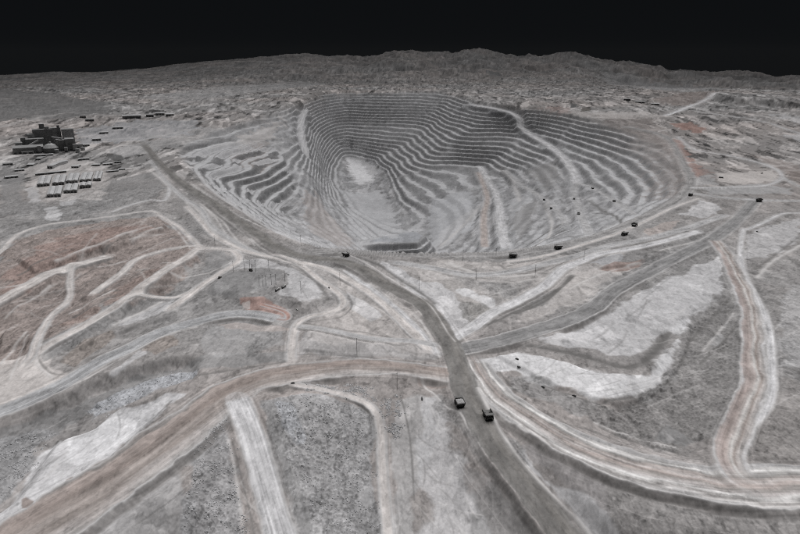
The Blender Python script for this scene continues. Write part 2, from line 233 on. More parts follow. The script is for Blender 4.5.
# patches: colour, roughness factor (None keeps), edge softness m, blend, pixels
PATCH = [
 (BROWN,1.5,25,.85,[(0,262),(20,238),(60,228),(120,219),(160,216),(190,240),(196,262),(170,290),(120,305),(60,335),(20,360),(-60,380),(-60,280)]),
 ((.25,.196,.18),None,18,.8,[(45,270),(80,252),(120,238),(150,228),(110,228),(60,238),(30,255),(10,275),(0,300),(25,290)]),
 ((.245,.2,.185),None,12,.8,[(120,300),(150,282),(170,268),(150,270),(125,285),(95,305),(60,325),(90,318)]),
 (MID,None,20,.7,[(0,162),(0,215),(40,218),(110,212),(160,196),(168,182),(150,172),(110,180),(60,205),(20,200),(25,175)]),
 (PALE,.3,8,.7,[(44,207),(58,206),(60,220),(45,219)]),
 (PALE,.3,8,.6,[(60,200),(72,195),(85,192),(72,205),(62,206)]),
 (PALE,.2,8,.6,[(25,190),(38,185),(41,200),(30,202)]),
 (LPINK,.3,10,.8,[(-30,375),(0,366),(35,352),(50,360),(62,376),(38,392),(8,403),(-30,412)]),
 (MID,None,10,.7,[(40,345),(60,332),(100,316),(118,322),(90,336),(62,352),(46,360)]),
 ((.25,.225,.21),1.3,8,.8,[(58,362),(85,340),(110,332),(105,345),(75,368)]),
 (PALE,.3,8,.65,[(150,307),(175,298),(165,312),(120,325),(117,321)]),
 (PALE,.3,8,.7,[(108,376),(122,362),(145,350),(148,354),(130,366),(112,378)]),
 ((.24,.215,.2),1.3,8,.8,[(145,350),(160,336),(172,336),(175,346),(155,356)]),
 (MID,.8,8,.8,[(-60,452),(0,432),(60,412),(110,390),(150,372),(190,362),(260,352),(292,352),(290,360),(240,366),(200,372),(150,386),(100,408),(60,430),(30,440),(-20,470)]),
 (BLUE,2.2,9,.9,[(85,412),(110,398),(150,380),(180,372),(200,368),(200,374),(160,388),(120,408),(100,420),(88,424)]),
 ((.24,.24,.244),2.0,10,.85,[(-40,460),(0,440),(40,430),(60,432),(40,448),(28,470),(15,490),(0,505),(-40,530)]),
 (PALE,.9,10,.9,[(5,508),(25,482),(40,452),(60,439),(85,433),(110,414),(132,403),(165,394),(182,396),(170,405),(128,443),(90,476),(50,506),(8,532),(-20,540)]),
 (WHITE,.6,14,.5,[(70,440),(110,416),(140,404),(170,400),(128,440),(85,470),(60,470)]),
 (BROWN,.5,3,.9,[(22,500),(26,497),(32,502),(30,508),(24,507)]),(BROWN,.5,3,.8,[(66,480),(73,476),(74,478),(68,482)]),
 (STREET,.8,16,.7,[(110,500),(150,470),(185,440),(205,425),(200,450),(190,480),(180,534),(90,560)]),
 ((.265,.265,.27),2.0,10,.8,[(196,434),(212,416),(226,408),(230,440),(240,490),(248,540),(190,570),(182,520)]),
 ((.28,.28,.284),2.0,8,.85,[(266,405),(300,393),(340,400),(366,410),(374,430),(376,470),(380,540),(310,570),(298,520),(280,450)]),
 (MID,1.0,8,.8,[(263,402),(270,402),(282,440),(295,480),(312,534),(318,570),(300,570),(292,525),(275,455)]),
 (BLUE,2.0,6,.7,[(278,405),(290,405),(308,440),(305,448),(296,445),(285,425)]),
 (STREET,.6,6,.7,[(354,508),(362,488),(370,488),(372,505),(360,512)]),
 ((.36,.357,.358),.9,10,.7,[(392,400),(420,395),(440,400),(440,440),(420,470),(410,540),(392,560)]),
 (PALE,.8,14,.7,[(423,398),(438,398),(455,440),(465,470),(478,515),(485,560),(422,560),(420,470)]),
 (PINK,.8,10,.5,[(465,466),(488,474),(490,490),(470,490)]),
 (MID,.8,12,.6,[(466,470),(500,480),(522,520),(530,560),(480,560),(476,500)]),
 (STREET,.8,12,.5,[(300,330),(400,342),(440,350),(442,362),(400,358),(300,355)]),
 (STREET,.7,10,.5,[(205,325),(240,322),(275,328),(288,345),(260,352),(215,358),(203,345)]),
 (MID,1.0,6,.6,[(240,345),(265,338),(280,330),(284,340),(262,354),(246,354)]),
 (PINK,.8,8,.6,[(215,322),(250,323),(290,330),(260,330),(225,328)]),
 (RED,.8,7,.75,[(240,298),(262,297),(284,309),(284,318),(262,314),(246,310)]),
 (LPINK,.4,4,.7,[(243,303),(250,301),(249,309),(242,310)]),
 (MID,.6,8,.85,[(212,284),(226,272),(260,268),(284,272),(276,285),(262,292),(235,296),(210,294)]),
 (PALE,.5,10,.6,[(222,262),(262,257),(290,268),(318,282),(322,300),(300,302),(280,293),(290,280),(284,270),(255,267),(226,270)]),
 (MID,.7,8,.8,[(204,254),(222,252),(232,257),(230,266),(205,272)]),
 (LPINK,.5,10,.6,[(335,275),(350,283),(375,310),(388,335),(360,325),(345,300)]),
 (LPINK,.6,20,.42,[(290,262),(340,268),(380,268),(440,262),(520,262),(590,252),(640,246),(600,272),(560,290),(500,305),(470,322),(455,340),(430,352),(380,348),(330,340),(300,335),(320,312),(345,300)]),
 (PALE,.5,6,.7,[(346,290),(366,300),(382,316),(370,323),(352,306),(344,296)]),(MID,1.3,8,.75,[(478,282),(510,286),(516,294),(504,300),(486,290)]),
 (PALE,.5,10,.8,[(382,262),(402,270),(422,281),(442,285),(462,300),(472,318),(458,334),(446,322),(430,302),(402,284)]),
 ((.5,.5,.508),.4,13,.8,[(455,290),(466,289),(482,295),(500,302),(492,308),(467,300)]),
 ((.24,.235,.23),1.2,10,.8,[(456,296),(470,303),(492,310),(470,322),(460,318)]),
 (LPINK,.6,10,.5,[(430,258),(480,262),(520,262),(560,262),(500,270),(455,268)]),
 (GREY,1.2,10,.6,[(455,275),(480,282),(520,284),(540,275),(520,292),(495,300),(465,288)]),
 (PALE,.5,12,.75,[(545,338),(600,314),(650,289),(700,264),(718,257),(724,290),(712,305),(690,320),(680,332),(665,330),(648,345),(632,358),(600,352),(570,347)]),
 (LPINK,.5,14,.5,[(545,300),(580,272),(610,265),(640,262),(600,290),(560,310),(520,322)]),
 (BLUE,.5,8,.6,[(590,262),(605,254),(622,252),(625,258),(605,266)]),
 ((.25,.196,.18),.8,8,.8,[(600,270),(622,262),(645,260),(640,266),(612,273)]),
 (PINK,.6,8,.7,[(640,233),(665,222),(680,220),(672,229),(650,236)]),
 (PALE,.5,10,.7,[(680,214),(700,200),(715,204),(722,210),(700,218)]),
 (MID,1.0,8,.7,[(640,262),(680,246),(700,236),(722,226),(720,230),(690,246),(650,264)]),
 ((.5,.5,.508),.4,18,.85,[(484,362),(500,353),(540,355),(575,362),(610,374),(640,373),(662,352),(676,332),(690,320),(682,350),(664,380),(640,395),(615,402),(590,398),(550,385),(520,375),(497,372)]),
 (MID,1.2,10,.7,[(500,372),(530,378),(560,390),(600,404),(580,418),(545,405),(515,388)]),
 ((.205,.2,.198),2.3,16,.85,[(690,328),(715,302),(738,288),(746,330),(742,395),(725,440),(690,452),(640,450),(600,430),(580,408),(620,406),(660,386)]),
 (MID,.6,5,.8,[(652,440),(668,424),(696,440),(690,448)]),
 (STREET,.7,8,.6,[(712,345),(734,310),(738,300),(722,340),(715,352)]),
 ((.22,.215,.213),1.6,10,.7,[(756,290),(775,290),(785,300),(778,330),(770,370),(765,350),(762,310)]),
 (STREET,1.2,12,.6,[(786,285),(830,285),(840,370),(775,368),(782,330)]),
 ((.235,.225,.22),1.5,12,.7,[(765,395),(790,380),(840,390),(840,460),(770,462),(750,450)]),
 (PALE,.6,14,.6,[(748,235),(765,226),(800,218),(800,240),(770,258),(748,258)]),
 (GREY,1.1,14,.5,[(752,280),(780,262),(800,250),(830,250),(830,290),(780,290)]),
 (DARK,1.0,5,.85,[(755,465),(775,467),(840,463),(840,470),(770,471)]),
 ((.235,.228,.225),1.2,10,.85,[(590,474),(640,492),(700,505),(800,509),(1000,510),(1000,620),(620,620),(598,540)]),
 ((.26,.25,.25),.9,8,.8,[(525,442),(560,455),(600,476),(610,520),(590,510),(560,480),(535,458)]),
 (PALE,.8,7,.8,[(523,447),(530,455),(548,472),(570,485),(600,508),(625,540),(600,535),(575,505),(545,482),(526,462)]),
 (MID,1.4,6,.7,[(506,432),(516,436),(522,445),(530,462),(520,455),(510,442)]),
 (GREY,1.6,8,.7,[(460,405),(452,398),(440,395),(436,405),(452,420),(470,450),(486,470),(480,440)]),
 (BROWN,.8,8,.7,[(415,370),(432,372),(444,378),(448,388),(435,384),(420,382)]),
 (PALE,.6,10,.6,[(475,372),(488,378),(512,395),(512,405),(495,398),(480,384)]),
 # beyond the pit
 (BLUE,.2,10,.9,[(366,241.5),(383,236),(400,233),(416,231),(424,236),(415,242),(390,242.5)]),
 (PALE,.3,20,.8,[(345,155),(362,156),(376,166),(374,182),(358,186),(350,176)]),
 (WHITE,.3,30,.8,[(347,158),(360,160),(368,172),(372,180),(360,184),(351,172)]),
 ((.40,.402,.412),.5,30,.8,[(342,190),(380,190),(392,205),(400,225),(395,238),(350,234),(348,205)]),
 ((.40,.405,.418),.4,25,.8,[(430,200),(470,190),(480,205),(470,230),(440,246),(425,246),(430,225)]),
 (PALE,.3,15,.7,[(425,248),(440,232),(462,215),(482,203),(482,212),(460,232),(445,246)]),
 ((.40,.403,.412),.4,18,.7,[(510,200),(535,190),(530,215),(522,235),(515,246),(507,246)]),
 (GREY,.4,20,.7,[(510,222),(522,205),(540,200),(532,222),(520,240)]),
 (GREY,.4,20,.7,[(528,172),(556,160),(560,172),(548,190)]),
 (PINK,.5,30,.55,[(300,200),(318,195),(338,225),(360,245),(340,247),(312,232)]),
 (PALE,.5,15,.6,[(270,228),(300,236),(345,247),(300,243)]),
 (LPINK,.6,30,.7,[(232,150),(240,136),(262,128),(285,120),(275,134),(262,146),(245,152)]),
 (MID,None,40,.6,[(195,158),(225,146),(265,140),(275,160),(285,185),(300,200),(300,218),(260,215),(230,190)]),
 (BROWN,None,40,.5,[(225,150),(262,142),(275,160),(262,172),(240,166)]),
 ((.25,.228,.22),None,60,.7,[(600,112),(650,120),(675,140),(690,165),(685,190),(660,200),(640,160),(600,140)]),
 (RED,None,16,.75,[(672,138),(682,140),(690,158),(705,172),(698,178),(688,165),(676,150)]),
 ((.27,.218,.205),None,20,.7,[(690,162),(712,172),(702,176)]),
 (RED,None,25,.8,[(672,124),(690,122),(706,128),(700,132),(680,130)]),
 (LPINK,None,25,.6,[(555,110),(600,112),(640,114),(680,118),(640,120),(590,118)]),
 ((.32,.255,.24),None,40,.5,[(540,108),(560,106),(575,112),(560,115)]),
 (BROWN,None,60,.6,[(650,100),(690,92),(720,90),(700,104),(670,106)]),
 (STREET,.5,15,.8,[(705,187),(762,184),(790,188),(790,194),(710,193)]),
 (LPINK,.5,12,.8,[(718,172),(740,172),(774,170),(778,180),(745,184),(718,182)]),
 (STREET,None,18,.7,[(690,178),(714,174),(716,184),(694,185)]),
 (BROWN,None,18,.5,[(730,152),(780,160),(800,165),(830,190),(800,186),(785,172),(755,156)]),
 (STREET,None,30,.6,[(110,150),(150,140),(200,128),(230,130),(200,145),(150,152),(120,160)]),
 (BLUE,None,40,.6,[(80,130),(140,120),(200,122),(190,135),(120,142),(80,145)]),
 (LPINK,None,20,.5,[(20,168),(60,158),(110,165),(100,200),(45,200)]),
 ((.18,.178,.178),None,60,.8,[(-100,85),(0,88),(60,95),(90,100),(120,110),(75,118),(20,120),(-100,130)]),
 (STREET,None,60,.5,[(140,98),(220,86),(300,80),(330,84),(260,92),(180,104)]),
 (DARK,None,30,.9,[(486,73),(498,71.5),(511,74),(508,76),(490,76)]),((.12,.12,.12),None,12,.9,[(570,104),(578,104),(578,107),(570,107)]),((.15,.14,.13),None,14,.9,[(581,108),(590,107),(590,110),(582,111)]),
 ((.13,.13,.13),None,6,.9,[(107,156),(116,154.5),(124,157),(123,160),(112,160)]),
 (STREET,None,60,.6,[(600,70),(680,82),(760,88),(680,92),(610,84)]),
 (PALE,None,40,.6,[(770,116),(800,118),(840,125),(800,124)]),(PALE,None,30,.6,[(780,136),(800,134),(840,142),(800,142)]),
]
# zones in the pit that are smooth slopes instead of benches
NOBENCH = [([(300,168),(320,180),(338,205),(360,240),(345,248),(300,240),(285,215)],40),([(632,130),(670,140),(688,170),(684,195),(662,204),(655,175),(640,150)],40),
 ([(510,170),(560,158),(600,190),(640,205),(560,245),(500,246),(470,240),(478,190)],50),([(425,205),(475,185),(480,215),(460,246),(425,246)],40),
 ([(228,142),(240,128),(290,112),(298,130),(285,150),(262,146)],40),]
FINE = ([(178,148),(230,138),(275,146),(305,195),(308,222),(262,224),(215,198)],20)


# thin marks: ditches and painted-in berm shadows (d) dark, windrows and tracks (p) pale, width m, pixels
LINES = [('p',8,[(152,226),(120,236),(100,244),(76,252),(56,260)]),('p',6,[(162,228),(145,233),(132,243)]),('d',5,[(112,263),(102,260),(104,248),(112,244)]),('p',6,[(128,260),(112,264),(96,266)]),('p',7,[(-6,289),(16,286),(40,278),(50,269)]),('p',7,[(38,350),(46,328),(54,316),(68,306)]),('p',5,[(26,332),(12,352),(0,364)]),('p',5,[(70,313),(88,303),(114,289)]),('d',6,[(74,317),(92,306),(116,293)]),('p',9,[(114,325),(140,312),(162,301)]),('d',6,[(122,334),(144,321),(162,312)]),('d',3.5,[(50,394),(86,374),(124,352),(160,334)]),('p',3.5,[(40,404),(86,379),(124,357),(160,338),(196,327)]),('d',6,[(18,276),(40,262),(66,250)]),('d',6,[(60,276),(84,264),(100,258)]),('p',5,[(130,240),(150,236),(165,234)]),('d',4,[(160,240),(178,238),(190,244)]),('p',6,[(120,275),(150,268),(176,262)]),('p',6,[(172,276),(200,275),(216,270),(232,262)]),
 ('d',9,[(525,247),(540,237),(562,224)]),('p',8,[(529,248),(545,238),(563,227)]),('d',9,[(533,247),(548,238),(565,229)]),('d',10,[(569,236),(581,235)]),('p',16,[(500,168),(512,180),(520,200)]),('d',10,[(505,172),(520,184),(528,190)]),('p',14,[(440,246),(462,226),(480,206)]),('d',8,[(470,165),(476,180),(474,200),(470,222)]),('d',10,[(590,200),(612,214),(622,222)]),('p',10,[(545,205),(552,222),(548,238)]),('d',8,[(600,190),(625,205)]),
 ('d',5,[(318,250),(345,249),(400,251.5),(460,253),(500,252.5),(530,248),(565,241),(600,233),(630,221),(660,207),(684,192)]),
 ('d',5,[(505,267),(530,259),(560,250),(590,241),(620,231),(650,218),(672,208)]),('d',4,[(402,260),(430,270),(452,276)]),('d',3,[(490,273),(540,274),(570,268)]),
 ('p',5,[(518,283),(545,278),(560,270)]),('d',9,[(515,314),(545,301),(560,288),(572,275)]),('p',6,[(200,203),(215,217),(230,242)]),('p',6,[(212,210),(237,227),(255,246)]),
 ('d',4,[(215,246),(240,246),(267,252),(300,260),(320,265)]),('d',8,[(291,261),(309,274),(322,288),(328,300)]),('p',5,[(415,315),(427,330),(440,357)]),('d',4,[(422,316),(437,342)]),
 ('d',8,[(396,308),(410,322),(414,336),(400,345),(380,340)]),('d',5,[(297,322),(325,328),(360,333),(400,340),(440,344)]),('d',5,[(200,376),(237,370),(285,362)]),('d',3,[(297,355),(350,356),(400,361),(440,366)]),
 ('d',2.4,[(172,401),(128,442),(90,475),(50,505),(8,533)]),('p',4,[(228,438),(235,470),(243,536)]),('d',3,[(232,440),(247,500),(255,540)]),('d',2,[(384,440),(388,500)]),
 ('d',2.5,[(462,415),(475,445),(490,472)]),('p',2.5,[(445,405),(460,415),(467,432)]),('p',3,[(474,410),(485,432)]),('d',4,[(495,425),(507,445),(530,475),(560,500),(597,532)]),
 ('P',5,[(478,388),(484,400),(493,416),(506,437),(525,462),(549,486),(579,514),(603,542)]),('P',3.6,[(346,254),(358,259),(372,267),(392,280),(410,291.5),(426,302),(437,315),(447,332),(455,342)]),('d',9,[(352,255),(378,265),(397,277),(420,292),(434,303)]),
 ('d',13,[(528,345),(560,351),(590,358),(612,364.5),(632,366),(648,358),(660,345),(669,333)]),('p',3.5,[(286,259),(320,278),(340,290),(360,300),(384,312),(400,326),(412,336)]),('p',14,[(450,264),(480,274),(510,276.5),(534,275)]),('d',4,[(430,270),(456,274),(480,278),(514,282)]),('d',4,[(490,270.5),(514,273),(542,272),(570,260),(592,254)]),('d',5,[(488,265),(500,265),(507,269),(526,266),(542,260),(590,243)]),('d',9,[(476,330),(504,317),(534,303),(560,289),(573,276)]),
 ('p',6,[(186,202),(200,208),(214,222),(228,240)]),('p',6,[(200,206),(220,218),(232,234),(244,246),(268,254),(282,261)]),('p',5,[(248,234),(256,244),(268,250)]),('p',6,[(186,202),(196,216),(208,230),(224,240)]),('d',5,[(190,204),(206,213),(222,232),(236,243)]),
 ('d',3,[(775,367),(787,367),(800,372),(830,376)]),('d',6,[(690,341),(728,300)]),('p',5,[(703,352),(733,315)]),('d',4,[(700,365),(735,330)]),
 ('d',5,[(600,405),(650,391),(677,372),(694,330)]),('d',4,[(600,428),(637,442),(675,452),(705,460)]),('p',4,[(595,424),(637,438),(675,448)]),('d',2.5,[(545,387),(572,397),(600,405)]),
 ('d',3,[(500,372),(515,390),(540,402)]),('d',4,[(515,401),(555,421),(600,437),(650,451),(700,462)]),('d',5,[(700,194),(750,197.5),(800,199)]),('d',4,[(700,186),(770,187)]),
 ('p',9,[(757,278),(775,260),(802,245)]),('d',6,[(755,270),(800,236)]),('p',8,[(712,125),(750,132),(780,140),(800,150),(840,160)]),('d',9,[(712,122),(750,128),(780,136),(800,145)]),
 ('p',7,[(600,255),(630,250),(660,243),(690,236)]),('d',6,[(610,248),(640,244),(672,235),(700,225)]),('p',5,[(660,250),(700,238),(720,228)]),
 ('d',5,[(150,156),(165,176),(182,194)]),('d',6,[(170,187),(186,197)]),('p',5,[(160,218),(178,232),(190,248)]),('d',3,[(60,226),(100,219),(150,213)]),
 ('p',6,[(640,262),(600,275),(570,290)]),('d',3,[(40,300),(60,290),(90,270),(105,258)]),('d',4,[(55,318),(90,300),(118,284),(150,266)]),('p',4,[(5,318),(30,300),(50,285)]),('d',4,[(45,350),(80,334),(110,318),(140,300)]),
 ('p',4,[(10,380),(22,350),(28,335)]),('d',4,[(38,352),(40,362),(52,374),(70,374)]),('p',5,[(36,352),(38,366),(52,378)]),('p',3,[(205,320),(225,318),(250,317)]),
 ('d',4,[(345,290),(352,305),(340,318),(310,322)]),('p',4,[(350,275),(372,285),(392,300)]),('d',4,[(330,268),(360,280),(385,300),(408,325)]),
 ('p',4,[(418,372),(428,388),(440,400)]),('d',2.5,[(400,395),(410,440),(414,500)]),('p',4,[(470,360),(480,378),(492,394)]),('d',3,[(476,356),(488,372),(505,388)]),
 ('p',10,[(150,170),(180,195),(200,212),(214,232)]),('d',8,[(170,178),(200,200),(224,220),(250,238)]),('p',8,[(170,172),(200,190),(228,210),(260,226),(300,242)]),('d',7,[(176,168),(205,190),(232,206)]),
 ('p',16,[(150,95),(200,90),(240,86)]),('p',18,[(0,128),(40,118),(70,113)]),('p',14,[(70,126),(105,118),(160,112)]),('p',14,[(100,140),(160,136),(205,140)]),('p',12,[(110,150),(140,140),(190,130)]),('p',16,[(560,98),(600,103),(650,106)]),('p',14,[(590,112),(640,116),(668,118)]),('p',16,[(718,92),(760,93),(820,94)])]
PROFS = {(456,376):[(-1,(.2,.19,.185)),(-.9,(.30,.265,.25)),(-.55,(.265,.23,.215)),(-.2,(.245,.213,.198)),(.1,(.30,.273,.26)),(.35,(.25,.225,.212)),(.6,(.345,.325,.317)),(1,(.34,.333,.33))],
 (714,240):[(-1,PALE),(-.85,(.33,.295,.285)),(-.5,(.295,.253,.24)),(-.2,(.34,.305,.292)),(.05,(.42,.41,.40)),(.3,(.24,.21,.195)),(.55,(.36,.34,.33)),(.8,(.30,.29,.285)),(1,PALE)],
 (474,362):[(-1,STREET),(-.85,(.44,.43,.425)),(-.68,(.26,.25,.245)),(-.5,(.5,.495,.49)),(-.3,(.36,.34,.335)),(-.12,(.25,.235,.225)),(.05,(.325,.285,.27)),(.22,(.39,.365,.355)),(.38,(.30,.272,.26)),(.55,(.24,.235,.23)),(.72,(.50,.495,.49)),(.9,(.36,.355,.35)),(1,STREET)],
 (140,138):[(-1,(.21,.205,.2)),(-.6,(.18,.174,.168)),(-.1,(.175,.17,.165)),(.3,(.2,.192,.183)),(.7,(.185,.178,.172)),(1,(.23,.225,.22))]}

RW = []
for name, wd, colr, berm, streak, pts in ROADS:
    wp = march(pts, smooth_z); c = catmull(wp, 5)
    z = smooth_z(c[:,0], c[:,1])
    k = np.array([1,2,3,4,3,2,1.]); k /= k.sum(); zp = np.pad(z, 3, mode='edge'); z = np.convolve(zp, k, 'valid')
    s = np.concatenate([[0],np.cumsum(np.hypot(*np.diff(c,axis=0).T))])
    pf = PROFS.get(tuple(pts[0]))
    RW.append((name, wd/2., np.array(colr), berm, streak, c, z, s, pf))
LW = []
def rand_tracks(n, x0, x1, y0, y1, tilt, wlo, whi, pal):
    for _ in range(n):
        X = random.uniform(x0,x1); Y = random.uniform(y0,y1); a = math.radians(tilt+random.gauss(0,14)); c = random.gauss(0,.010); p = []
        L = random.uniform(18,70); st_ = L/7
        for k in range(8): p.append((X,Y)); X += math.cos(a)*st_; Y -= math.sin(a)*st_*.55; a += c*st_
        LINES.append(('p' if random.random() < pal else 'd', max(1.7,random.uniform(wlo,whi)), p, .5))
rand_tracks(60, -10, 190, 225, 350, 38, 2.5, 5.5, .6); rand_tracks(16, 190, 300, 195, 260, -38, 3, 6, .5); rand_tracks(22, 300, 420, 262, 350, -40, 2, 4.5, .5)
rand_tracks(22, 430, 640, 258, 300, 16, 2.5, 6, .5); rand_tracks(14, 620, 760, 205, 260, 28, 3, 6, .5); rand_tracks(18, 500, 720, 300, 400, 20, 1.5, 3.5, .55)
rand_tracks(26, 590, 760, 300, 450, 48, 1.5, 5, .12); rand_tracks(16, 480, 700, 340, 400, 8, 1.5, 3, .5); rand_tracks(22, 380, 480, 395, 534, -70, 1.5, 4, .5); rand_tracks(22, 20, 190, 400, 534, 42, 1.5, 4, .5); rand_tracks(18, 230, 300, 400, 534, -68, 1.5, 2.4, .5); rand_tracks(14, 20, 200, 390, 520, 42, 1.2, 3, .5); rand_tracks(12, 400, 470, 395, 530, -72, 1.2, 3, .6)
rand_tracks(30, 60, 250, 88, 150, 8, 9, 20, .6); rand_tracks(34, 560, 800, 85, 185, -8, 8, 18, .55); rand_tracks(10, 0, 150, 185, 220, 12, 4, 8, .5); rand_tracks(12, 745, 800, 215, 440, 50, 2, 5, .5)
for kd, wd, pts, *al_ in LINES: LW.append((kd, wd, catmull(march(pts, smooth_z), 4), al_[0] if al_ else 1.))
PW = [(np.array(c), rf, so, bl, march(p, smooth_z)) for c,rf,so,bl,p in PATCH]
NB = [(march(p, smooth_z), s) for p,s in NOBENCH]
FN = (march(FINE[0], smooth_z), FINE[1])

def zone(x, y, P, soft, out, wob=None):
    lo = P.min(0)-soft*2; hi = P.max(0)+soft*2
    m = np.nonzero((x>lo[0])&(x<hi[0])&(y>lo[1])&(y<hi[1]))[0]
    if len(m) == 0: return m, None
    xm, ym = x[m], y[m]; s = seg_dist(xm, ym, P); s = np.where(inside(xm,ym,P), -s, s)
    if wob is not None: s = s+wob[m]*soft*1.3
    return m, 1-smooth(-soft, soft, s)

def terrain(x, y):
    """x, y flat arrays -> height, albedo, class id (0 terrain, 1 pit, 2 hills, 10+k road k)"""
    n = len(x); r = np.hypot(x,y)
    z = smooth_z(x, y); pin = lut(PITIN, x, y, -200.); depth = lut(PITD, x, y)
    lod = np.clip(r/900., .6, 8)                     # coarsest detail worth building at this distance
    wob = (fbm(x/60,y/60,4,31)).astype(float)*1.6
    n1 = fbm(x/230,y/300,5,3); n2 = fbm(x/30,y/52,4,21); n3 = fbm(x/8,y/12,3,41); n4 = fbm(x/2.4,y/3.4,2,51)
    nb = fbm(x/900,y/900,4,77)
    wx = x+n1*90; wy = y+fbm(x/230+40,y/230-9,4,8)*90
    st = fbm(wx/70+wy/260, wy/16-wx/120, 4, 61); st2 = fbm(wx/7-wy/60, wy/90+wx/70, 3, 66)
    rough = np.ones(n)
    fr_ = smooth(1900,2600,r)
    ck = ridged(x/40+n1*.8,y/75,3,71)-.6; sp = fbm(x/3.6,y/5.4,2,72)
    crisp = lambda v,a_: smooth(a_,a_+.07,v)
    farp = fbm(x/110+n1,y/330,4,73); farq = crisp(fbm(x/70+n1,y/260,4,74),.13)*.55-crisp(fbm(x/52+9,y/210,4,75),.15)*.5+crisp(fbm(x/30,y/110,3,76),.22)*.4-crisp(fbm(x/24,y/90+8,3,78),.22)*.4
    # islands of paler dust and darker rock with fairly sharp rims
    isl = (crisp(fbm(x/55+n1*.7,y/95,5,81),.16)*.22-crisp(fbm(x/48,y/90+n1,5,82),.18)*.2)*(1-fr_)
    is2 = (crisp(fbm(x/13+n2,y/21,3,87),.14)*.17-crisp(fbm(x/11,y/19+n2,3,88),.16)*.2+crisp(fbm(x/4.6+n3,y/7,2,89),.2)*.12-crisp(fbm(x/4.2,y/6.6+n3,2,90),.2)*.16)*(1-fr_)
    col = np.tile(np.array(GREY), (n,1))*(1+.8*is2+.20*n1+.08*n2+.05*st2+.12*nb+.08*sp+isl+fr_*(.25*farp+farq)*(1-.6*smooth(6000,12000,r)))[:,None]
    warm = np.clip(.35+1.2*nb+.5*n1,0,1)[:,None]
    col = col*(1+warm*(np.array([.05,-.01,-.04])))
    inn = smooth(0,80,pin)[:,None]
    gr = np.array([.30,.302,.31])*(1+.16*n1+.08*n2+.08*sp+(crisp(fbm(x/60+n1,y/150,4,83),.10)*.36-crisp(fbm(x/50,y/120+n1,4,84),.14)*.3+crisp(fbm(x/26,y/70,3,85),.2)*.2-crisp(fbm(x/22,y/60,3,86),.2)*.22))[:,None]
    col = col+(gr-col)*(.8*inn)
    hill = smooth(9000, 12500, r)
    # patches
    for c, rf, so, bl, P in PW:
        m, a = zone(x, y, P, so, None, wob)
        if a is None: continue
        a = smooth(.28,.72,a)*bl
        tgt = c[None,:]*(1+.10*n2[m]+.10*st2[m]+.08*ck[m]+(.08 if (rf or 1)<1 else .26)*sp[m]+.14*n1[m]+.8*isl[m]+(.45 if (rf or 1)<1 else 1.0)*is2[m])[:,None]
        col[m] += (tgt-col[m])*a[:,None]
        if rf is not None: rough[m] += (rf-rough[m])*a
    # relief of loose ground
    flat = smooth(-60, 40, pin)                      # 1 inside pit
    relief = (n1*7*(1-flat)+n2*1.7*np.minimum(rough,1.6)+n3*.55*rough+n4*.22*rough)
    bumps = (np.maximum(0, fbm(x/8+n2*.5,y/8,3,91)-.02)*3.0+np.maximum(0,vnoise(x/3.1,y/3.1,92)-.1)*1.6)*np.minimum(np.maximum(0,rough-1),1.4)
    relief = relief*np.where(r > 2600, .7, 1)+bumps
    gz = (fbm(x/420,y/420,3,15)*18+np.maximum(0,fbm(x/130,y/130,3,16))*22+fbm(x/45,y/45,2,17)*4)*smooth(2100,4200,r)*(1-flat)
    z0 = z
    z = z+relief*(1-hill)+gz*(1-hill)
    # far hills
    hm = smooth(7600, 10500, r)
    if (hm > 0).any():
        m = hm > 0
        rg = ridged(x[m]/2300,y[m]/2300,5,4)-.62
        rg2 = ridged(x[m]/1200,y[m]/1200,4,6)-.6; sidew = smooth(-.35,.05,np.arctan2(x[m],y[m]))
        z[m] += hm[m]*(rg*130*(1-.5*smooth(12500,RS,r[m]))*sidew+rg*30+rg2*(20+80*sidew)+(ridged(x[m]/420,y[m]/420,3,19)-.6)*(12+42*sidew))
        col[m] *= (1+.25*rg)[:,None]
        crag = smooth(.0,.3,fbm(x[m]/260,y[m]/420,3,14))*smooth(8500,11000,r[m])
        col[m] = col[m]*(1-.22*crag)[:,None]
    # benches of the pit
    pm = np.nonzero(pin > -30)[0]
    if len(pm):
        xm, ym = x[pm], y[pm]; tb = smooth(-6, 30, pin[pm]); fine = np.zeros(len(pm))
        k, a = zone(xm, ym, FN[0], FN[1], None)
        if a is not None: fine[k] = a
        for P, s in NB:
            k, a = zone(xm, ym, P, s, None, wob[pm])
            if a is not None: tb[k] *= 1-.68*a
        dz = z0[pm]-385*0
        tb = tb*(1-smooth(-350,-375,dz)*0.9); kpd, apd = zone(xm, ym, PAD, 16, None)
        if apd is not None: tb[kpd] *= 1-apd
        wv = fbm(xm/420,ym/420,2,33)*16+fbm(xm/60,ym/60,2,35)*2.2
        zi = dz+wv
        brk = smooth(-.3,.05,fbm(xm/200,ym/200,3,37)+.25)            # benches fade where the wall has ravelled
        def terr(H, e0=.48, e1=.93):
            q = zi/H; f = q-np.floor(q); g = smooth(e0,e1,f)
            return (np.floor(q)+g)*H-wv*.55, f
        t1, f1 = terr(21.); t2, f2 = terr(17.,.56,.84)
        t = t1*(1-fine)+t2*fine; f = np.where(fine>.5,f2,f1)
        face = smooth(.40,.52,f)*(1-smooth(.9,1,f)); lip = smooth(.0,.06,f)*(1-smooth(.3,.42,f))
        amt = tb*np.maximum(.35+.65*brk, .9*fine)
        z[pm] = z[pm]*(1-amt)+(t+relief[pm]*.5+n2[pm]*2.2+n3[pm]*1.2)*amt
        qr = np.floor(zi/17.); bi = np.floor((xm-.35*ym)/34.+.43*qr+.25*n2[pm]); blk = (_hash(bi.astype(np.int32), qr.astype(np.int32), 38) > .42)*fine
        fc = np.array([.262,.262,.267])*(1+.22*n2[pm]+.3*n3[pm]+.5*fine-.85*blk)[:,None]
